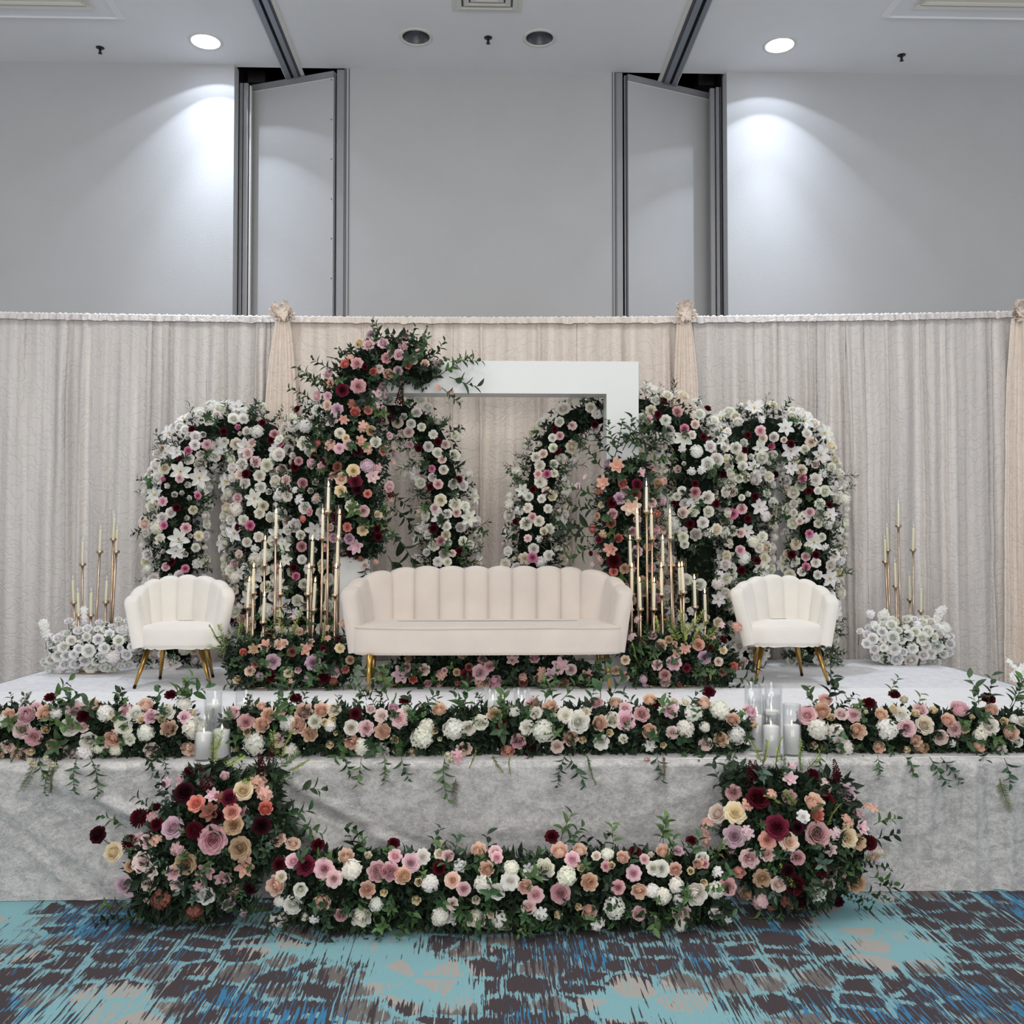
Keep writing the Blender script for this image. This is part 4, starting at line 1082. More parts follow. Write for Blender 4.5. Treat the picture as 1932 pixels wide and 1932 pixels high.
        if s.ymax: V = [V3((v[0],min(v[1],s.ymax-o.y),v[2])) for v in V]
        ob = link(name, mesh(name, V, Fc, m or M_mass, True), s.root); ob['kind'] = 'stuff'; return ob
    def core(s, k=.55, m=None):
        b = MB()
        for t in s.t:
            P = []
            for i in range(0, len(t.S), 2):
                r = t.S[i,3]*k*(1 if 0 < i < len(t.S)-1 else .3); row = []
                for a in range(13):
                    th = 2*PI*a/12; v = t.S[i,:3]+r*(t.N[i]*math.sin(th)+np.array([0,-1,0])*math.cos(th)*t.kd)
                    v = V3(v)+V3((0,0,0)); v += V3(mnoise.noise_vector(v*9))*r*.15
                    if v.z < s.zmin+.004: v.z = s.zmin+.004
                    if s.ymax and v.y > s.ymax: v.y = s.ymax
                    row.append(v)
                P.append(row)
            b.grid(P)
        return b.obj('moss_core', m or M_foam, s.root)
DKG = [(38,54,38),(46,64,43),(54,74,49),(32,46,36),(62,84,54)]
MDG = [(58,90,54),(72,104,60),(50,78,50),(86,114,66)]
LTG = [(158,176,92),(176,188,108),(140,160,84)]
BLG = [(66,88,78),(80,102,90),(56,76,68)]

# ------------------------------------------------------------------ flower walls (four arches)
WHITE_MIX = {('R','w'):44,('R','i'):10,('B','w'):16,('L','W'):12,('O','W'):8,('H','w'):5,('P','w'):7,('R','b'):3}
def arch(label, tubes, txts, nfill, seed, nsp=150, extra=''):
    A = Arr('floral_arch', label, 'flower arch', tubes, seed, ymax=8.0)
    A.core(.5)
    for txt, sc, ox, oy in txts: A.data(txt, sc, ox, oy, 1.0, 1.1)
    A.fill(int(nfill*1.1), (.078,.12), WHITE_MIX, .70, 95)
    A.mass(5000, .050, rr=(.35,.86))
    A.sprigs(nsp, {'willow':5,'ruscus':4,'euca':1.5}, (.11,.20), DKG+DKG+MDG[:2], 115, .66, .9, 0, .6, .6)
    return A
YAR = 7.74
Z1 = (.3623, 250, 600); Z2 = (.383, 900, 600)
tA = Tube([(330,1250,46),(333,1100,56),(333,1000,62),(337,920,60),(362,852,56),(408,820,54),(465,820,56),(510,850,78),(508,950,84),(505,1060,82),(510,1160,74),(512,1250,56)], YAR+.02, .75)
arch('leftmost arch of white roses and lilies, rising behind the left chair', [tA],
 [('''R u 310 578 42;R u 475 590 42;R u 250 735 42;R u 230 988 45;R u 590 812 50;R u 200 1270 48;R u 550 1090 45;R u 676 545 42;R u 720 635 42;R u 515 1570 42;
 R k 388 660 62;R h 290 690 46;R k 245 835 50;R k 155 955 58;R h 340 925 38;R h 162 1080 46;R k 278 1093 60;R h 275 1305 46;R k 172 1295 50;R k 640 750 66;R d 740 605 55;R h 770 650 45;R b 620 650 50;R b 827 560 55;
 R k 545 937 60;R h 610 1080 58;R b 553 1230 50;R k 530 1280 55;B h 550 570 38;B h 163 840 34;R d 565 1570 55;B h 530 1475 50;R u 460 742 26;R u 97 1163 26;L W 485 450 90;L W 540 460 80;R w 350 495 50;
 R w 583 860 66;L W 250 800 110;L W 115 920 100;L W 530 1120 110;L W 240 1150 110;R w 595 1168 55;R w 655 1140 60;R w 325 660 60;R w 398 530 70;H w 640 1260 90;L W 560 1330 70;R w 430 725 60;R w 510 780 60;R w 262 1400 60;L W 300 1380 90''', *Z1)], 235, 5, 190)
tB = Tube([(585,1250,50),(585,1100,66),(588,960,70),(590,850,70),(640,800,60),(720,785,46),(778,795,46),(815,835,50),(834,900,52),(846,980,56),(842,1060,58),(838,1150,54),(838,1250,48)], YAR-.16, .8)
arch('second flower arch from the left, white roses, half hidden by the pink flower column', [tB],
 [('''R u 855 473 44;R u 845 775 48;R u 1590 645 46;R u 1490 680 44;R u 1550 880 44;R u 1698 840 44;R u 1568 1098 50;R u 1703 1215 46;R u 840 1300 44;R b 1438 595 60;R k 1445 660 46;R b 1612 735 50;R h 1558 785 45;R k 1592 865 56;R b 1575 990 55;
 R d 1605 1160 56;R b 1665 1225 44;R d 880 1190 60;R h 850 1345 48;R d 885 860 58;O W 845 898 44;R w 875 1130 55;R w 1450 550 55;R w 1505 568 50;R w 1480 490 60;L W 1750 1040 100;R w 1640 1020 55;R w 1635 1085 55;R w 1560 830 50;R w 1620 790 55;
 R w 1590 1270 60;R w 1640 1270 50;R w 1535 1130 50;R w 1530 1220 45;L W 1430 790 80;R w 1540 670 60;R w 1590 700 60;R w 1640 1170 50;R d 865 745 50;O W 1480 1160 80;L W 790 1190 80;L W 800 1260 70''', *Z1)], 175, 9, 170)
tC = Tube([(1012,1250,50),(1008,1150,58),(1008,1060,61),(1014,960,56),(1030,880,50),(1056,818,48),(1100,790,44),(1160,775,42),(1225,782,52),(1288,815,64),(1310,880,70),(1308,980,68),(1315,1100,68),(1320,1250,56)], YAR-.16, .8)
arch('third flower arch from the left, white roses, passing behind the white frame post', [tC],
 [('''R u 918 408 42;R u 1138 443 42;R u 893 475 44;R u 580 525 40;R u 383 547 38;R u 395 655 44;R u 275 843 40;R u 188 1003 36;R u 340 1070 40;R u 1117 585 42;R u 1075 815 40;R u 1050 1015 48;R u 1180 915 44;R u 970 915 36;
 R d 988 460 60;R k 845 503 50;R h 1022 545 50;R b 1075 523 50;R b 470 530 50;R k 408 580 46;R b 325 668 50;R k 300 768 48;R h 345 768 46;R b 343 855 52;R k 272 980 48;R h 273 1180 56;R b 250 1085 44;R d 1075 858 58;B b 990 745 48;R i 330 1050 46;
 R w 405 510 55;L W 850 345 90;R w 880 405 55;R w 940 380 60;R w 375 640 50;R w 372 590 45;R w 250 935 55;R w 318 890 46;R w 305 1000 60;R w 380 765 45;R w 290 685 55;L W 245 610 50;R w 1015 1080 58;R w 1022 1115 48;R w 380 720 50;R w 350 940 50;
 R w 1060 575 48;R w 810 490 50;R w 560 440 60;R w 590 470 60;R w 255 880 50;R w 355 1170 60;R w 1010 850 50;R w 985 880 45;R b 1015 960 60;H w 600 470 60;L W 410 1010 80;L W 340 500 70''', *Z2)], 185, 13, 170)
tD = Tube([(1385,1250,56),(1390,1100,66),(1393,950,70),(1385,860,72),(1420,822,62),(1470,820,56),(1510,852,60),(1534,915,58),(1538,1000,58),(1530,1100,56),(1530,1180,50),(1532,1250,44)], YAR+.02, .75)
arch('rightmost arch of white roses and lilies, rising behind the right chair', [tD],
 [('''R u 1335 575 42;R u 1547 620 42;R u 1320 650 38;R u 1470 770 40;R u 1210 770 40;R u 1635 852 42;R u 1370 880 42;R u 1735 922 38;R u 1335 990 44;R u 1205 1105 44;R u 1670 1168 44;R u 1380 1195 44;R u 1305 1243 46;R u 1550 1165 46;
 R k 1397 555 58;B h 1450 632 44;R b 1512 600 36;R b 1157 660 56;R h 1603 790 48;R b 1668 720 46;R b 1258 852 60;R h 1260 965 58;R k 1305 940 56;R k 1640 957 52;R b 1590 1000 42;R h 1637 1063 46;R b 1300 1060 50;R k 1297 1143 52;R k 1620 1175 50;
 R h 1622 1225 46;R w 1225 560 60;R w 1275 640 65;L W 1395 640 80;L W 1520 540 90;R w 1255 1050 60;L W 1390 930 90;R w 1310 730 55;L W 1550 740 70;L W 1150 1090 100;R w 1670 1205 55;R w 1680 850 44;R w 1250 810 60;R w 1560 960 44;
 R w 1700 1080 46;R w 1690 915 60;R w 1220 640 50;L W 1210 1200 90;R w 1255 1265 60;R w 1600 1250 50;R w 1680 1265 50;R w 1290 790 50;R w 1390 1130 60;R w 1180 900 50;R w 1170 860 44;R w 1305 885 36''', *Z2)], 225, 17, 180)

# ------------------------------------------------------------------ pink flower columns growing over the white frame
PINK_MIX = {('R','k'):14,('R','d'):10,('O','s'):12,('O','k'):6,('M','k'):6,('R','p'):6,('R','u'):7,('R','v'):3,('P','c'):5,('R','t'):5,('R','y'):5,('R','m'):6,('R','b'):5,('B','p'):5,('O','n'):3}
tP1 = Tube([(812,720,26,7.08),(775,680,50,7.08),(722,672,48,7.08),(675,705,52,7.08),(655,765,62,7.08),(665,830,76,7.06),(672,890,72,7.06),(668,950,68,7.06),(680,1010,56,7.14),(695,1055,34,7.2)], 7.08, .7)
A = Arr('flower_column', 'pink, peach and burgundy rose column climbing over the white frame\'s left corner', 'flower arrangement', [tP1], 31, ymax=7.6)
A.core(.55)
A.data('''R y 1180 130 65;R k 1230 140 65;R k 1305 130 65;O d 1410 140 60;R k 1345 185 50;R d 1320 210 60;R d 1167 235 72;P c 1107 240 55;R b 1463 220 50;P c 1437 245 45;P c 1253 280 45;P p 1333 290 60;R m 1383 275 55;M s 1030 340 64;R d 1178 355 90;R v 1092 375 75;
 O k 1270 400 84;O k 1310 395 70;R k 1015 405 50;S u 1390 430 90;R p 1012 455 60;R m 1065 475 70;P c 1160 490 60;R c 1228 480 50;O k 1270 460 60;R k 1310 475 48;M k 1040 530 90;M s 1100 530 60;S u 1300 530 60;S u 1345 525 60;R t 1243 587 60;O s 1200 560 76;R w 1080 600 60;
 R y 1110 625 45;M s 1190 640 66;R w 1267 645 64;R k 1125 660 62;O s 1025 665 74;P c 968 650 38;R k 1075 680 62;R c 1308 690 56;R x 1170 690 66;O s 1220 680 70;R u 945 720 50;R u 1010 740 60;P k 935 755 64;P k 990 775 60;R n 1065 775 58;R y 1150 795 74;
 H m 1220 770 84;O d 1280 780 60;R v 1160 850 82;M k 1250 825 84;R p 1085 835 74;O s 1040 825 56;R y 1083 900 72;R c 1225 915 48;O u 1350 920 48;R p 955 935 54;R w 1140 980 76;R k 1203 1005 68;R y 1280 1025 52;R x 1170 890 64;R d 920 1010 50;P c 890 1045 44;
 R c 1117 1090 56;R y 1200 1105 66;R m 1127 1150 62;M k 1160 1190 92;R u 1275 1100 50;R u 1280 1140 50;R x 1135 1220 62;R m 1045 1145 56;R y 980 1310 50;O s 1000 1200 54;O s 1270 1270 34;R b 1210 1290 44;O s 1590 365 44;O s 1660 385 44;R u 1210 255 34;R k 1030 1090 44''', *Z1)
A.fill(26, (.06,.10), PINK_MIX, .72, 100)
A.mass(4200, .052, rr=(.4,.88))
A.sprigs(80, {'ruscus':4,'broad':2,'fern':1,'euca':1}, (.12,.2), DKG+MDG, 110, .66, .9, 0, .6, .6)
for a in ((830,700,20,70),(845,715,-10,60),(850,690,10,60),(830,735,-30,50),(700,650,80,40),(640,700,150,55),(620,730,160,60),(735,1000,-60,90),(740,960,-50,70),(700,1060,-100,60),(738,930,-40,60),(600,740,130,60),(760,660,60,50),(800,680,45,55),(725,1050,-70,70),(590,760,150,50)):
    A.sprig_px(('ruscus','broad')[a[0] % 2], *a, A.R.choice(DKG+MDG))
tP2 = Tube([(1185,868,34,7.05),(1185,905,60,7.05),(1182,960,62,7.05),(1178,1020,58,7.05),(1195,1090,50,7.08),(1214,1170,44,7.12),(1222,1240,40,7.12)], 7.05, .65)
A = Arr('flower_column', 'pink, coral and burgundy flower column in front of the white frame\'s right post', 'flower arrangement', [tP2], 37, ymax=7.6)
A.core(.55)
A.data('''M s 690 725 84;M s 620 810 76;P c 718 815 52;R v 790 820 62;R d 730 850 54;O n 600 855 50;R n 780 870 64;R t 890 815 54;O s 925 805 50;R m 700 890 66;R u 665 910 58;M p 760 930 110;R k 865 912 52;P k 910 905 44;P c 880 970 56;R k 875 1045 76;R d 668 965 58;
 R n 660 1010 54;R k 790 1150 66;R d 770 1050 50;R d 745 1060 44;P c 697 1085 48;M s 655 1140 80;R u 672 1195 82;R t 725 1235 58;R c 672 1250 50;O t 620 1060 50;R t 590 975 38;O k 570 1215 46;R t 815 1300 64;R t 820 1350 52;R d 790 990 44;O k 490 830 44;O k 530 785 36;R v 600 1090 44;
 O s 920 1060 40;R y 610 920 34;R v 560 1160 30;R d 860 1230 50;R k 890 1380 50;R u 870 1470 50;R v 915 1300 44;R t 900 1180 44;O s 620 1290 50;R u 640 1330 56;R k 760 1390 56;R c 700 1400 50;R n 920 1480 50''', *Z2)
A.fill(24, (.06,.10), PINK_MIX, .72, 100)
A.mass(3800, .052, rr=(.4,.88))
A.sprigs(60, {'ruscus':4,'broad':2,'fern':1.5,'euca':1}, (.11,.19), DKG+MDG, 110, .66, .9, 0, .6, .6)
for a in ((1150,860,120,60),(1175,850,80,65),(1195,855,70,60),(1205,860,35,70),(1220,880,20,55),(1140,880,140,55),(1130,955,175,65),(1125,1000,180,70),(1120,1010,190,60),(1125,1035,200,55),(1160,850,100,60),(1120,940,165,60),(1215,865,50,50)):
    A.sprig_px(('ruscus','broad')[a[0] % 2], *a, A.R.choice(DKG+MDG))
for a in ((1155,860,70,70),(1165,850,60,85),(1200,850,30,60),(1190,848,60,75)):
    A.sprig_px('euca', *a, (84,96,76))

# ------------------------------------------------------------------ arrangements on the stage
Z3 = (.2226, 440, 880); Z4 = (.2226, 1140, 880); Z5 = (.33126, 600, 1040)
def mound(label, tubes, seed, txts, nfill, sizes, mix, nm=3000, spk=None, nsp=60, name='floral_mound', zmin=ST, ymax=None, leaf=.06, cols=None, k=1.0, ssz=(.09,.17), core=.55, mm=None):
    A = Arr(name, label, 'flower arrangement', tubes, seed, zmin=zmin, ymax=ymax)
    A.core(core)
    for txt, sc, ox, oy in txts: A.data(txt, sc, ox, oy, k)
    if nfill: A.fill(nfill, sizes, mix, .74, 100)
    A.mass(nm, leaf*.85, rr=(.4,.82), m=mm)
    A.sprigs(nsp, spk or {'ruscus':4,'broad':3,'fern':1,'euca':2}, ssz, cols or DKG+MDG, 110, .56, .9, 0, .6, .6)
    return A
tm = Tube([(432,1262,30),(470,1250,48),(550,1245,54),(630,1250,50),(665,1265,30)], 6.62, .7)
A = mound('pink and burgundy flower mound around the foot of the left candelabra pair', [tm], 41, [('''R m 335 1655 140;R m 675 1665 145;P k 865 1745 95;R u 320 1780 120;R y 468 1755 95;B k 550 1725 70;H m 225 1780 86;H m 640 1795 86;R y 40 1810 90;R u 770 1790 120;H n 850 1820 90;R u 765 1545 70;
 M s 270 1520 130;R p 390 1505 110;P c 85 1575 72;M t 170 1550 110;R p 570 1395 110;R y 905 1540 95;M s 610 1550 120;M k 500 1285 84;O k 375 1370 80;O s 800 1365 74;O s 800 1460 80;O s 930 1325 90;P c 950 1720 72;R t 990 1640 80;R u 900 1460 70;R u 310 1415 80;R n 500 1570 90;R p 430 1500 80;O s 660 1490 90''', *Z3)], 6, (.06,.09), PINK_MIX, 3600, nsp=70)
for a in ((425,1215,130,45),(430,1225,110,50),(445,1205,80,45),(560,1205,80,55),(600,1215,70,50),(540,1200,100,50),(430,1235,160,40)): A.sprig_px('fern', *a, A.R.choice(LTG))
for a in ((540,1195,90,50),(575,1200,70,45),(640,1220,60,40),(520,1210,110,40),(670,1270,10,50),(680,1285,-5,45),(620,1300,-20,50),(480,1300,200,50),(520,1302,-5,50)): A.sprig_px('broad', *a, A.R.choice(MDG+DKG))
tm = Tube([(1185,1255,36),(1230,1245,52),(1290,1242,56),(1350,1252,46),(1382,1270,26)], 6.64, .7)
A = mound('pink and burgundy flower mound around the foot of the right candelabra pair', [tm], 43, [('''R k 590 1670 140;R k 450 1685 100;R d 515 1770 110;R m 850 1620 120;R u 890 1755 110;R v 700 1710 84;R y 1010 1555 85;P c 1095 1695 84;P p 480 1515 110;R y 180 1640 90;R t 100 1730 84;R d 175 1780 85;H m 330 1800 90;O m 345 1850 70;
 O n 1000 1750 90;R b 970 1655 84;M s 620 1570 104;M s 690 1540 110;R s 800 1510 110;R u 1010 1470 72;O s 910 1450 90;O k 1000 1340 80;H s 1125 1360 110;O k 240 1440 104;O k 290 1290 90;O k 220 1220 70;R u 325 1495 72;O n 640 1850 70;R t 600 1500 50;R c 790 1450 60;R u 900 1540 50''', *Z4)], 5, (.06,.09), PINK_MIX, 3600, nsp=60)
for a in ((1290,1215,90,60),(1300,1205,70,60),(1275,1215,110,55),(1310,1215,60,50),(1285,1200,95,50),(1320,1210,50,50),(1215,1260,120,50),(1240,1200,100,40)): A.sprig_px('fern', *a, A.R.choice(LTG))
for a in ((1385,1285,0,50),(1390,1270,20,50),(1350,1295,-10,50),(1240,1300,200,45)): A.sprig_px('broad', *a, A.R.choice(MDG+DKG))
tm = Tube([(735,1285,22,6.72),(760,1272,34,6.72),(860,1268,38,6.72),(960,1268,38,6.72),(1060,1270,38,6.72),(1105,1280,30,6.72),(1122,1290,16,6.72)], 6.72, .9)
mound('low pink and burgundy flower bed lying on the stage under the sofa', [tm], 47, [('''M k 475 700 120;R b 605 675 74;R d 505 660 60;P c 540 728 56;O s 400 740 80;R v 450 770 92;O s 700 710 74;M s 685 780 64;R v 850 705 84;R k 925 690 100;R d 975 655 72;P k 1008 740 84;O s 910 740 64;R p 940 785 92;O s 1030 785 64;
 M k 1380 650 110;R b 1440 675 72;M k 1330 700 90;O s 1260 720 84;O s 1270 680 64;R u 1300 770 74;P c 1400 765 62;R u 1495 780 70;M s 1530 710 80;R n 1170 750 60;R d 1360 765 50;P c 795 750 34;R t 790 690 50;R d 625 775 52;O s 1170 720 60;R n 860 660 50;R k 720 680 40''', *Z5)], 8, (.06,.085), PINK_MIX, 3400, nsp=60)
WW = {('R','W'):60,('O','W'):10,('R','w'):14,('H','W'):14}
ZL, ZR = (.2484, 0, 900), (.296, 1360, 900)
M_pale = mat('white_petal_mass', (226,228,222), .8, noise=.1, nscale=20)
tm = Tube([(100,1238,24),(130,1228,36),(175,1222,42),(215,1222,40),(242,1222,30)], 7.42, .75)
A = mound('white rose mound around the foot of the far left candelabra', [tm], 53, [('''R W 490 1430 90;R W 690 1450 110;R W 800 1450 90;R W 570 1460 80;R W 380 1470 80;R W 440 1360 100;R W 670 1320 110;R W 790 1300 90;R W 745 1230 90;R W 590 1110 80;R W 520 1090 70;R W 750 1100 60;R W 740 1150 60;R W 830 1190 80;R W 900 1240 90;
 R W 960 1350 90;R W 920 1440 70;R W 340 1410 80;R W 440 1220 90;R W 540 1240 80;R W 480 1290 90;R W 400 1320 70;R W 900 1080 60;R W 960 1090 50;R W 980 1430 80;R W 1000 1290 70;R W 640 1400 90;R W 560 1350 80;H W 860 1370 120;R W 380 1260 60''', *ZL)], 40, (.07,.10), WW, 1500, {'ruscus':1,'euca':1}, 10, leaf=.05, mm=M_pale, core=.45, cols=DKG, ssz=(.08,.14))
for a in ((330,1130),(345,1170),(370,1220),(320,1110),(640,1010),(630,1050),(645,1080),(950,1150),(930,1180),(350,1195)): 
    p = at(a[0]*.2484, 900+a[1]*.2484, 7.4); A.flower('O','W',p,V3((R.uniform(-.4,.4),-1,.3)),.085)
for i, (x, y) in enumerate(((520,1090),(590,1110),(340,1150),(900,1080),(645,1020))):
    a = at(x*.2484, 900+y*.2484+2, 7.42); c_ = at(x*.2484+3, 1225, 7.42); b = MB(); b.tube([c_,a], .0025, 5); b.obj('stem', M_stem, A.root)
tm = Tube([(1640,1222,26),(1668,1212,40),(1710,1210,46),(1755,1212,42),(1785,1220,26)], 7.78, .75)
A = mound('white rose mound around the foot of the far right candelabra', [tm], 57, [('''R W 1040 1160 80;R W 1125 1165 90;R W 1215 1170 100;R W 1365 1180 80;R W 1345 1130 80;R W 1225 1095 80;R W 1110 1100 90;R W 1040 1090 60;R W 980 1100 70;R W 1100 1020 90;R W 1200 1010 80;R W 1290 1030 100;R W 1380 1080 90;R W 1420 1130 70;
 R W 1465 1015 60;R W 885 980 50;R W 940 955 50;R W 970 1030 80;R W 930 1060 70;R W 1240 985 70;R W 1320 980 80;R W 1400 1000 60;R W 1235 905 50;R W 1310 895 46;R W 1040 900 80;R W 1090 940 80;R W 1030 985 70;R W 1460 1120 60;R W 990 1150 60;R W 1280 1190 60;R W 1310 1080 70''', *ZR)], 40, (.07,.10), WW, 1500, {'ruscus':1,'euca':1}, 10, leaf=.05, mm=M_pale, core=.45, cols=DKG, ssz=(.08,.14))
for a in ((1420,840),(1400,870),(1385,900),(1370,930),(1350,950),(1045,860),(1030,880),(1060,890),(960,870),(1390,855)):
    p = at(1360+a[0]*.296, 900+a[1]*.296, 7.75); A.flower('O','W',p,V3((R.uniform(-.4,.4),-1,.3)),.085)
for i, (x, y) in enumerate(((1235,905),(1310,895),(885,980),(1465,1015),(1400,870))):
    a = at(1360+x*.296, 900+y*.296+2, 7.78); c_ = at(1360+x*.296-3, 1218, 7.78); b = MB(); b.tube([c_,a], .0025, 5); b.obj('stem', M_stem, A.root)
# glass of orchids cut by the right edge of the picture
t = thing('orchid_vase', W(1926, Y=6.3, z=ST), 'clear glass vase with a white orchid spray at the right edge of the stage', 'vase')
b = MB(); b.lathe([(0,0),(.035,0),(.04,.01),(.045,.12),(.05,.2)], t.location, 28); b.obj('vase', M_glass, t)
b = MB(); p0 = V3(t.location)+V3((0,0,.02)); pts = [p0, p0+V3((-.02,0,.18)), at(1918,1262,6.3), at(1903,1247,6.3)]; b.tube(pts, .003, 6); b.obj('stem', M_stem, t)
for px, py, sz in ((1905,1250,.05),(1912,1262,.075),(1922,1268,.09),(1916,1276,.08),(1930,1260,.09),(1934,1280,.10),(1942,1270,.1),(1902,1246,.03)):
    p = at(px,py,6.28); o = link('orchid', ME['O'][0], t, p-t.location, zrot(V3((R.uniform(-.5,.5),-1,.3)).normalized(), R.uniform(0,6)), sz); o.color = rgb(*PAL['W'])

# ------------------------------------------------------------------ garlands
ZA, ZB, ZC = (.33126, 0, 1250), (.33126, 600, 1250), (.3582, 1240, 1250)
GMIX = {('R','w'):10,('R','k'):4,('P','p'):8,('R','b'):6,('B','y'):10,('H','w'):8,('O','W'):8,('B','i'):5}
def garland(label, tubes, seed, txts, nfill, nm, nsp, zmin, ymax=None, down=0, hang=False):
    A = Arr('flower_garland', label, 'flower garland', tubes, seed, zmin=zmin, ymax=ymax); A.hang = hang
    A.core(.6)
    for txt, sc, ox, oy in txts: A.data(txt, sc, ox, oy, 1.02)
    A.fill(nfill, (.05,.085), GMIX, .74, 80)
    A.mass(nm, .050, rr=(.4,.84))
    A.sprigs(nsp, {'ruscus':5,'broad':4,'euca':1,'fern':.8}, (.08,.15), DKG+MDG+MDG, 115, .6, .9, down, .6, .6)
    return A
YG = 4.60
def hangs(A, lst, Y=4.40):
    for (k, px, py, ang, sz, col) in lst:
        p = at(px, py, Y); a = math.radians(ang); d = V3((math.cos(a), -.12, math.sin(a))).normalized()
        r = A.R; o = link(SPN[k], r.choice(SP[k]), A.root, p-A.root.location, zrot(d, r.uniform(0,6)), sz/F*Y); c = lin(col); o.color = (*c,1)
tg = Tube([(-60,1385,50),(0,1383,50),(120,1382,52),(250,1380,52),(330,1385,48),(372,1392,30)], YG, .62)
A = garland('left flower garland of white, pink and peach roses along the stage edge', [tg], 61, [('''R u 285 195 72;R k 205 250 72;P k 150 300 108;P p 258 290 98;H w 20 330 90;P p 50 300 80;R b 123 382 104;R d 190 425 105;B y 262 382 60;R k 430 270 110;R u 478 302 82;R w 400 365 112;H w 600 290 110;B y 655 318 52;R k 720 275 92;P p 830 245 88;
 R w 770 290 102;R k 855 305 88;R w 948 280 102;R u 972 180 76;H w 1050 230 100;R w 700 370 112;R w 505 450 108;P p 642 435 108;R t 300 470 76;B y 350 463 52;R p 110 525 102;R b 410 535 108;R w 615 562 122;R b 862 500 92;H w 1110 375 150;B y 1095 293 48;R k 1050 310 82;B y 920 325 52;H w 830 400 110;P p 1075 488 92;
 R k 995 580 108;B i 1080 550 62;B y 805 325 52;R b 40 480 80;H w 320 290 80;H w 560 480 90;R w -40 340 100;R k -60 440 100;P p -90 300 90''', *ZA)], 14, 3600, 50, ST, hang=True)
hangs(A, [('ruscus',168,1425,-80,75,(70,96,62)),('ruscus',150,1430,-95,60,(60,88,60)),('fern',60,1430,-100,60,(110,128,70)),('fern',100,1432,-85,60,(100,120,70)),('broad',75,1425,-70,45,(84,110,66)),('broad',270,1428,-50,40,(50,76,52)),('euca',95,1440,-90,55,(110,124,80)),('ruscus',300,1425,-60,40,(50,76,52))])
for x, y, s_ in ((175,555,34),(195,600,34),(180,705,34),(300,680,34),(290,630,30),(265,540,34)): A.flower('B','i',at(x*.33126,1250+y*.33126,4.36),V3((0,-1,-.4)),s_*.33126/F*4.36*1.1)
for a in ((95,1325,40,60),(110,1325,20,50),(330,1325,60,60),(345,1325,30,60),(240,1340,110,40),(325,1320,45,50)): A.sprig_px('broad', *a, A.R.choice(MDG))
tg = Tube([(425,1385,34),(470,1380,50),(600,1380,52),(760,1382,52),(900,1380,50),(1040,1378,52),(1200,1380,52),(1330,1380,52),(1385,1385,44),(1408,1390,26)], YG, .62)
A = garland('long middle flower garland of peach, white and pink roses along the stage edge', [tg], 67, [('''R k 1325 285 92;R d 1400 340 102;H w 1450 460 150;B y 1410 395 66;P p 1490 355 92;P p 1530 300 92;R y 1600 270 72;P p 1730 280 104;P p 1830 270 88;P p 1695 355 104;R w 1795 335 88;H w 1640 345 110;B y 1640 400 52;R k 1580 445 94;B y 1850 345 52;R u 1685 200 72;H w 1880 360 80;R w 1840 625 118''', *ZA),
 ('''P p 20 275 88;R i 90 265 90;B i 40 340 52;B y 85 325 52;R u 212 292 74;R w 190 370 92;R k 275 375 98;P p 370 392 98;R b 360 300 88;R k 465 318 112;R u 495 212 72;P k 430 260 62;R w 500 270 72;P p 193 450 94;H w 255 480 120;R w 350 510 122;B y 437 438 58;B y 450 495 58;B y 535 535 60;H w 590 430 150;B y 665 387 48;H w 620 360 100;P p 690 268 88;
 H w 770 380 140;R w 855 375 92;R w 925 340 94;P p 1003 295 88;G u 1045 355 78;R p 830 497 98;R d 1140 450 92;P s 1080 500 84;R x 1210 500 112;R d 1230 235 100;P p 1325 260 94;R w 1240 285 78;R w 1190 370 94;H w 1290 390 150;R w 1410 300 102;R w 1487 338 134;P p 1437 430 94;B y 1505 438 52;P p 1605 345 94;R w 1680 325 94;B y 1660 400 52;
 R k 1755 330 122;R d 1845 290 98;P p 1885 390 92;R d 1580 225 92;P p 1695 235 84;R k 1750 260 82;R i 1520 280 72;P p 1890 215 82;R u 1925 225 82;L W 1890 470 84;B w 1340 300 40''', *ZB),
 ('''R u 272 152 76;P p 245 218 82;R i 150 210 52;R b 90 205 62;R k 70 250 92;H w 190 265 110;H w 330 250 120;P p 400 300 78;P p 335 405 84;R b 255 430 76;R b 80 370 72;H w 150 350 110;H w 420 385 110;R k 490 250 82;R k 515 300 72;B y 502 330 48;H w 250 340 66;L W 20 250 40''', *ZC)], 16, 7200, 95, ST, hang=True)
hangs(A, [('broad',640,1425,-60,45,(56,86,58)),('ruscus',720,1425,-80,50,(90,116,70)),('broad',760,1425,-70,45,(50,78,54)),('ruscus',845,1425,-88,80,(76,104,66)),('fern',862,1470,-88,48,(96,84,66)),('ruscus',1068,1420,-100,62,(40,66,46)),('broad',1080,1420,-75,60,(50,80,54)),('fern',1100,1425,-60,55,(92,116,72)),('broad',1240,1420,-80,50,(50,78,54)),
 ('ruscus',1385,1415,-100,60,(60,92,64)),('ruscus',1372,1420,-90,55,(50,78,54)),('fern',930,1420,-60,40,(134,134,72)),('fern',960,1420,-80,40,(140,140,74)),('fern',895,1410,-100,40,(134,134,72)),('fern',1245,1425,-80,45,(140,110,90)),('ruscus',520,1422,-80,36,(50,78,54)),('broad',680,1428,-100,50,(90,116,70))])
for x, y, s_, c in ((760,690,46,'w'),(740,525,52,'i'),(760,575,40,'i'),(1870,560,34,'k'),(1880,600,30,'k')): A.flower('B',c,at(600+x*.33126,1250+y*.33126,4.36),V3((0,-1,-.5)),s_*.33126/F*4.36*1.1)
A.flower('O','d',at(600+790*.33126,1250+635*.33126,4.37),V3((0,-1,0)),.085)
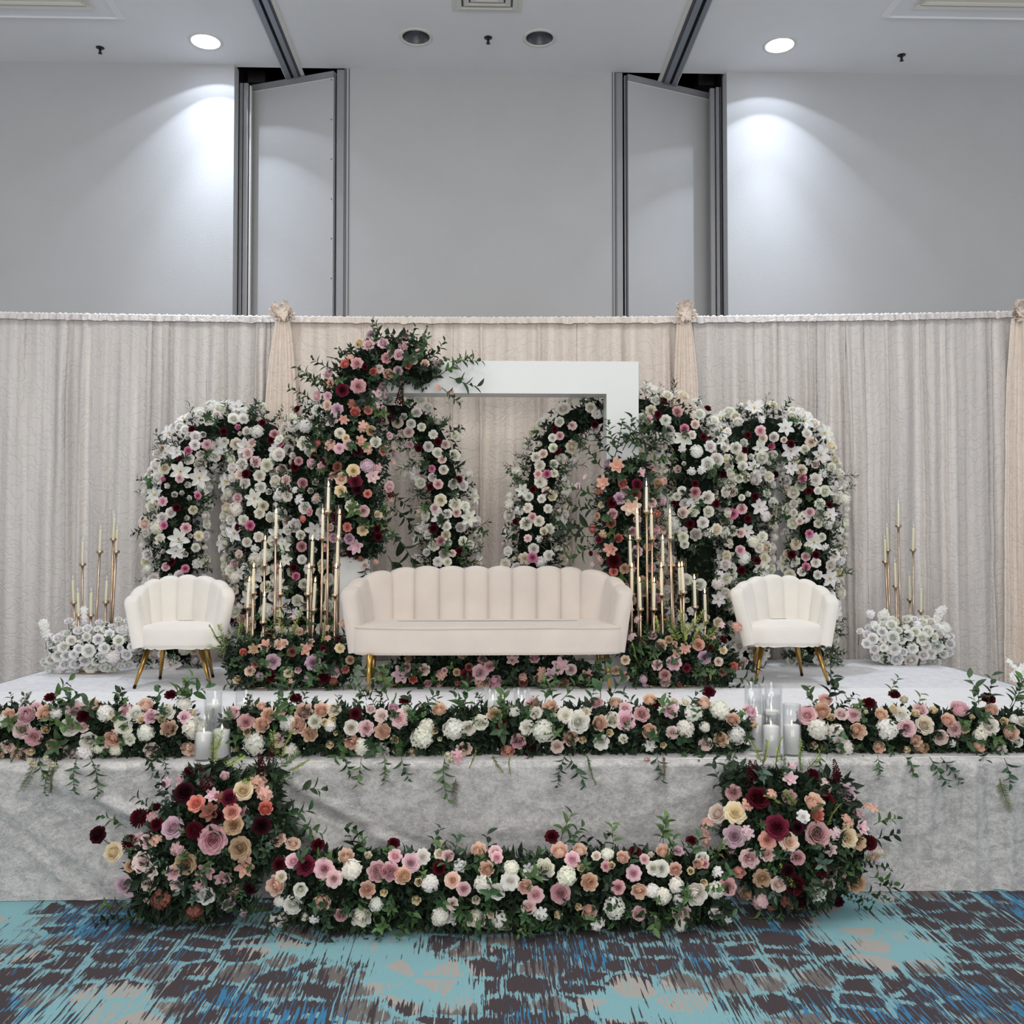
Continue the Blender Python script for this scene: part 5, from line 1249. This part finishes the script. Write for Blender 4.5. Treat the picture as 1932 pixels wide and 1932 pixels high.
for a in ((540,1325,100,50),(560,1315,120,50),(720,1320,80,60),(735,1318,100,60),(690,1320,110,55),(880,1345,80,60),(870,1350,100,50),(1140,1320,80,70),(1150,1325,60,60),(1060,1325,60,55),(1030,1330,70,50),(1040,1330,110,50),(960,1360,100,60),(1100,1340,70,50),(1300,1340,60,40),(790,1350,60,50)): A.sprig_px('broad', *a, A.R.choice(MDG))
for a in ((950,1375,120,50),(975,1375,60,55),(955,1395,90,50),(985,1390,40,50)): A.sprig_px('fern', *a, A.R.choice([(84,120,62),(98,130,70)]))
tg = Tube([(1512,1392,30),(1540,1382,46),(1640,1382,50),(1760,1385,50),(1880,1385,50),(1960,1388,50),(2000,1388,50)], YG, .62)
A = garland('right flower garland of white, pink and peach roses along the stage edge', [tg], 71, [('''R k 790 275 108;P p 868 255 94;P p 885 200 78;R b 970 270 78;R k 1035 275 84;B y 915 290 52;P p 1055 360 94;H w 850 350 130;H w 940 370 112;R u 1115 212 78;R u 1250 165 66;B i 1300 200 52;B y 1242 250 58;P p 1180 275 74;R w 1290 270 94;H w 1210 350 130;R k 1315 345 98;
 R i 1410 330 102;R k 1385 250 84;B y 1360 270 52;B y 1455 255 52;P k 1590 250 102;P p 1530 305 78;R k 1572 350 94;R w 1750 330 112;P p 1860 370 88;H w 1700 380 92;R u 1745 185 76;P p 1760 250 72;B y 1825 310 52;R w 1925 310 62;H w 1880 300 62;B y 1312 468 48;P t 1385 480 92;R w 1700 510 122;R d 1880 540 102;R w 1810 625 66;
 B w 1790 690 38;R w 1800 460 84;R w 1900 420 62;R t 1620 350 50;R w 2000 380 90;R k 2030 300 90;P p 2060 420 90''', *ZC)], 12, 3600, 50, ST, hang=True)
hangs(A, [('ruscus',1650,1425,-80,45,(70,104,66)),('ruscus',1760,1425,-70,60,(50,82,54)),('ruscus',1775,1430,-50,60,(46,76,52)),('fern',1715,1432,-85,34,(120,150,80)),('fern',1890,1470,-70,60,(110,130,80)),('broad',1890,1430,-80,50,(60,90,66)),('ruscus',1545,1420,-100,50,(70,100,66)),('broad',1700,1425,-60,40,(56,86,58))])
for a in ((1550,1330,70,60),(1570,1320,90,60),(1545,1340,120,50),(1840,1330,110,60),(1860,1330,80,60),(1900,1330,60,55),(1910,1335,80,60),(1680,1315,80,40)): A.sprig_px('broad', *a, A.R.choice(MDG+DKG))
# floor garland and the two large floor arrangements
BIG_MIX = {('R','k'):10,('R','d'):8,('O','s'):14,('O','k'):8,('R','u'):10,('R','v'):6,('R','t'):5,('R','m'):6,('R','b'):8,('O','d'):8,('R','x'):8}
YF_ = SF-.06
tg = Tube([(545,1672,62,4.10),(640,1678,76,4.10),(780,1682,78,4.10),(960,1685,80,4.08),(1140,1683,80,4.10),(1280,1682,76,4.10),(1360,1675,66,4.12)], 4.10, .85)
A = garland('long floor garland of peach, white and pink roses in front of the stage', [tg], 73, [('''P p 1572 1268 114;R i 1600 1220 72;R w 1710 1295 84;R w 1670 1380 112;H w 1600 1470 130;P p 1830 1365 98;R k 1850 1180 112;R k 1900 1230 102;H w 1590 1360 70;B w 1740 1440 60;R p 1580 1010 100;R u 1580 1020 60;R p 1670 1030 92;R u 1810 1035 82;R u 1590 1150 82;R k 1670 1130 92;R v 1740 1155 118''', *ZA),
 ('''R k 30 1170 112;R b 90 1235 98;P p 160 1105 94;H w 190 1180 130;B i 285 1100 52;R u 433 1025 78;P k 340 1190 120;P k 410 1190 110;P p 280 1293 98;B y 375 1308 52;P p 30 1362 94;P w 245 1440 130;H w 330 1380 92;R d 130 1440 82;P p 485 1215 102;B y 573 1250 58;R k 530 1140 112;R k 440 1100 84;R u 690 1172 78;B y 560 1350 62;H w 640 1260 112;R w 595 1105 98;R i 690 1090 62;
 B i 700 1040 60;R p 765 1240 94;R k 830 1290 84;B i 900 1350 58;H w 940 1260 120;P p 915 1070 94;P p 960 1175 92;R k 740 1100 74;R k 1010 1080 84;R k 1020 1110 74;H w 1100 1170 100;R w 1093 1248 114;P p 1180 1275 92;P w 1290 1180 122;R k 1240 1325 98;R d 1380 1315 118;L W 770 1450 94;P w 900 1450 122;H w 1030 1470 120;B w 1090 1520 40;P p 1375 1075 104;
 P p 1490 1070 84;R u 1330 988 88;R k 1450 1120 94;B y 1500 1170 52;H w 1415 1220 130;B y 1365 1430 58;B y 1480 1390 48;P p 1545 1415 92;P p 1545 1250 104;H w 1690 1400 140;R d 1710 1280 84;R k 1800 1200 94;R u 1808 1075 78;R i 1585 1100 58;B y 1670 1155 52;H w 1650 1090 84;P p 1735 1110 78;P p 1830 1300 94;R k 1830 1430 92;R w 1910 1465 64;
 R w 1910 1170 84;H w 1905 1300 92;R k 1860 1120 64;R d 1640 1160 64''', *ZB),
 ('''P p 30 995 78;R u 180 935 68;R k 110 990 64;R w 20 1085 92;P p 95 1090 78;P p 215 1060 58;B y 177 1097 48;P w 200 1215 124;H w 100 1170 92;H w 30 1230 102;B y 245 1160 48;H w 310 1200 102;R d 370 1180 98;R b 130 1320 104;H w 110 1250 64;R d 250 1060 50''', *ZC)], 16, 8500, 130, .0, YF_)
A.hang = False
for a in ((1060,1590,75,60),(1065,1600,60,55),(1150,1600,80,50),(1240,1590,70,55),(1255,1590,100,50),(820,1600,80,40),(850,1620,70,50),(870,1650,40,55),(880,1640,20,50),(1000,1640,60,45),(1300,1620,70,50),(700,1610,110,40),(740,1755,-60,50),(760,1740,-80,50),(730,1725,-110,50),(860,1700,-40,60),(880,1690,-20,50),(1080,1745,-80,50),(975,1730,-60,50),(1060,1735,-110,50),(1180,1640,60,50),(470,1690,160,60),(480,1670,120,60),(500,1720,-120,60),(440,1740,190,50),(560,1750,-80,40),(1340,1740,-70,50),(1270,1745,-90,50),(1410,1730,-10,60)):
    A.sprig_px('broad', *a, A.R.choice(MDG))
for a in ((620,1750,-30,60),(770,1745,-20,60),(1260,1755,-60,60),(1240,1770,-30,40),(950,1750,-20,50)): A.sprig_px('euca', *a, (92,116,66))
tL = Tube([(262,1668,60,4.14),(330,1650,105,4.16),(400,1600,135,4.18),(455,1590,120,4.18),(500,1640,100,4.16)], 4.16, .5)
tL2 = Tube([(385,1450,34,4.24),(400,1500,70,4.22),(430,1560,100,4.2)], 4.2, .5)
tL3 = Tube([(500,1450,20,4.28),(490,1500,40,4.25),(470,1560,80,4.2)], 4.2, .5)
A = mound('large left floor arrangement of dusty pink, mauve, tan and burgundy roses against the stage skirt', [tL,tL2,tL3], 79, [('''S u 1165 690 110;S u 1190 720 90;R u 1070 630 74;M k 1030 680 110;M k 940 690 90;R x 1050 740 122;R c 1115 800 106;R y 1385 728 116;R v 1305 770 104;P c 1512 830 90;O s 1490 680 104;O s 1510 740 100;M k 1210 755 90;M n 1190 850 120;R s 1320 850 104;R t 1330 925 118;R m 982 940 134;
 G u 1110 955 108;G u 800 890 116;R u 890 920 84;R x 1490 930 116;R y 650 1080 108;G u 740 1030 98;R b 790 1000 100;R d 1212 1010 168;R t 1365 1060 138;R t 1055 1145 130;R b 815 1135 130;R b 850 1260 96;R m 705 1270 110;O m 740 1310 90;M s 1395 1165 124;O s 1320 1300 90;R b 1010 1265 90;R W 1170 1330 112;H n 920 1350 130;H n 1110 1420 110;
 O b 840 1360 60;M d 1170 1190 120;M d 1270 1230 110;S u 1500 620 110;S u 1540 540 90;B k 1280 650 64;R x 1600 1150 70;O s 880 1020 90;O d 860 880 80;R x 1240 880 80;O n 1250 760 80;M b 860 1190 100;R t 740 1160 70;O m 1380 1430 60;R x 1420 1290 70;O d 1130 1270 80''', *ZA)], 16, (.06,.10), BIG_MIX, 7500, nsp=70, zmin=0.0, ymax=YF_, leaf=.07, core=.62, name='floor_arrangement', cols=DKG+DKG+BLG+MDG, ssz=(.08,.13))
for a in ((400,1440,75,60),(405,1425,80,50),(420,1450,40,50),(440,1480,20,50),(520,1450,40,60),(530,1430,60,60),(545,1450,20,45),(520,1465,10,50),(510,1430,80,55)): A.sprig_px('fern', *a, A.R.choice(LTG+[(84,112,66)]))
for a in ((560,1500,10,55),(530,1540,20,60),(300,1530,150,50),(560,1560,-10,50),(240,1560,160,50),(230,1730,190,45),(250,1715,170,50),(280,1740,200,50),(450,1700,-20,60),(330,1500,120,50)): A.sprig_px('broad', *a, A.R.choice(DKG+MDG))
for a in ((310,1525,100,50),(400,1660,180,60),(480,1640,60,60),(500,1650,0,55),(330,1650,200,60),(310,1640,120,50),(490,1620,80,50),(430,1650,-60,50),(380,1700,-60,55)): A.sprig_px('euca', *a, A.R.choice(BLG))
p1 = at(184,1575,4.08); A.flower('R','x',p1,V3((-.8,-.5,.3)),.078); b = MB(); b.tube([p1, at(203,1590,4.1), at(245,1600,4.15)], .0025, 6); b.obj('stem', M_stem, A.root)
p1 = at(213,1608,4.08); A.flower('R','y',p1,V3((-.6,-.7,.1)),.088)
tR = Tube([(1375,1600,46,4.22),(1410,1600,90,4.18),(1480,1605,120,4.16),(1560,1610,112,4.18),(1610,1625,60,4.2)], 4.18, .5)
tR2 = Tube([(1390,1460,30,4.26),(1430,1510,66,4.22),(1500,1530,80,4.2),(1560,1530,60,4.22),(1575,1470,30,4.26)], 4.2, .5)
A = mound('large right floor arrangement of dusty pink, mauve, tan and burgundy roses against the stage skirt', [tR,tR2], 83, [('''S u 490 620 110;S u 510 600 90;S u 950 600 100;S u 930 620 80;R d 400 685 92;R u 530 710 130;R b 315 795 112;R y 410 790 128;O s 270 850 100;O s 265 925 100;R m 405 915 128;R v 630 865 140;R s 580 935 100;R p 695 945 110;R k 485 1035 114;R k 580 1010 84;R W 770 810 76;P p 825 740 110;P c 840 800 78;R d 845 905 142;
 R m 995 690 120;O b 870 660 110;M k 700 610 84;M k 710 545 60;R y 1005 920 114;M k 1080 870 90;O s 1000 840 90;O s 1130 770 100;G u 1115 950 86;O d 1145 1020 70;R t 555 1140 114;R b 640 1170 94;R u 725 1175 116;R u 870 1090 96;R W 840 1225 112;R b 900 1170 84;R t 1050 1165 112;H k 545 1260 104;R d 740 1030 84;H d 965 1100 90;M k 910 985 80;
 R x 340 1010 80;P s 430 1100 74;R x 740 870 74;O k 480 900 90;O s 475 740 80;O s 600 690 70;R x 760 1260 80;O n 690 1270 90;O k 930 900 80;R x 950 1260 70;O b 1170 1000 70;O n 600 1290 60''', *ZC)], 14, (.06,.10), BIG_MIX, 6800, nsp=60, zmin=0.0, ymax=YF_, leaf=.07, core=.62, name='floor_arrangement', cols=DKG+DKG+BLG+MDG, ssz=(.08,.13))
for a in ((1500,1455,75,60),(1520,1450,60,55),(1490,1470,110,50),(1440,1450,90,60),(1460,1440,70,55),(1430,1440,110,50),(1500,1530,120,50),(1485,1520,160,50),(1480,1620,-80,50),(1500,1610,-40,50),(1560,1560,60,50),(1620,1620,20,50),(1510,1550,40,45)): A.sprig_px('fern', *a, A.R.choice(LTG+[(84,112,66)]))
for a in ((1640,1580,10,50),(1650,1560,20,45),(1370,1490,120,60),(1380,1470,100,60),(1640,1660,-10,45),(1650,1670,0,45),(1560,1430,80,40),(1600,1700,-20,40),(1630,1690,0,40)): A.sprig_px('broad', *a, A.R.choice(DKG+MDG))
for a in ((1620,1630,0,60),(1360,1560,180,40),(1400,1650,160,60),(1600,1680,-20,50)): A.sprig_px('euca', *a, A.R.choice(BLG))
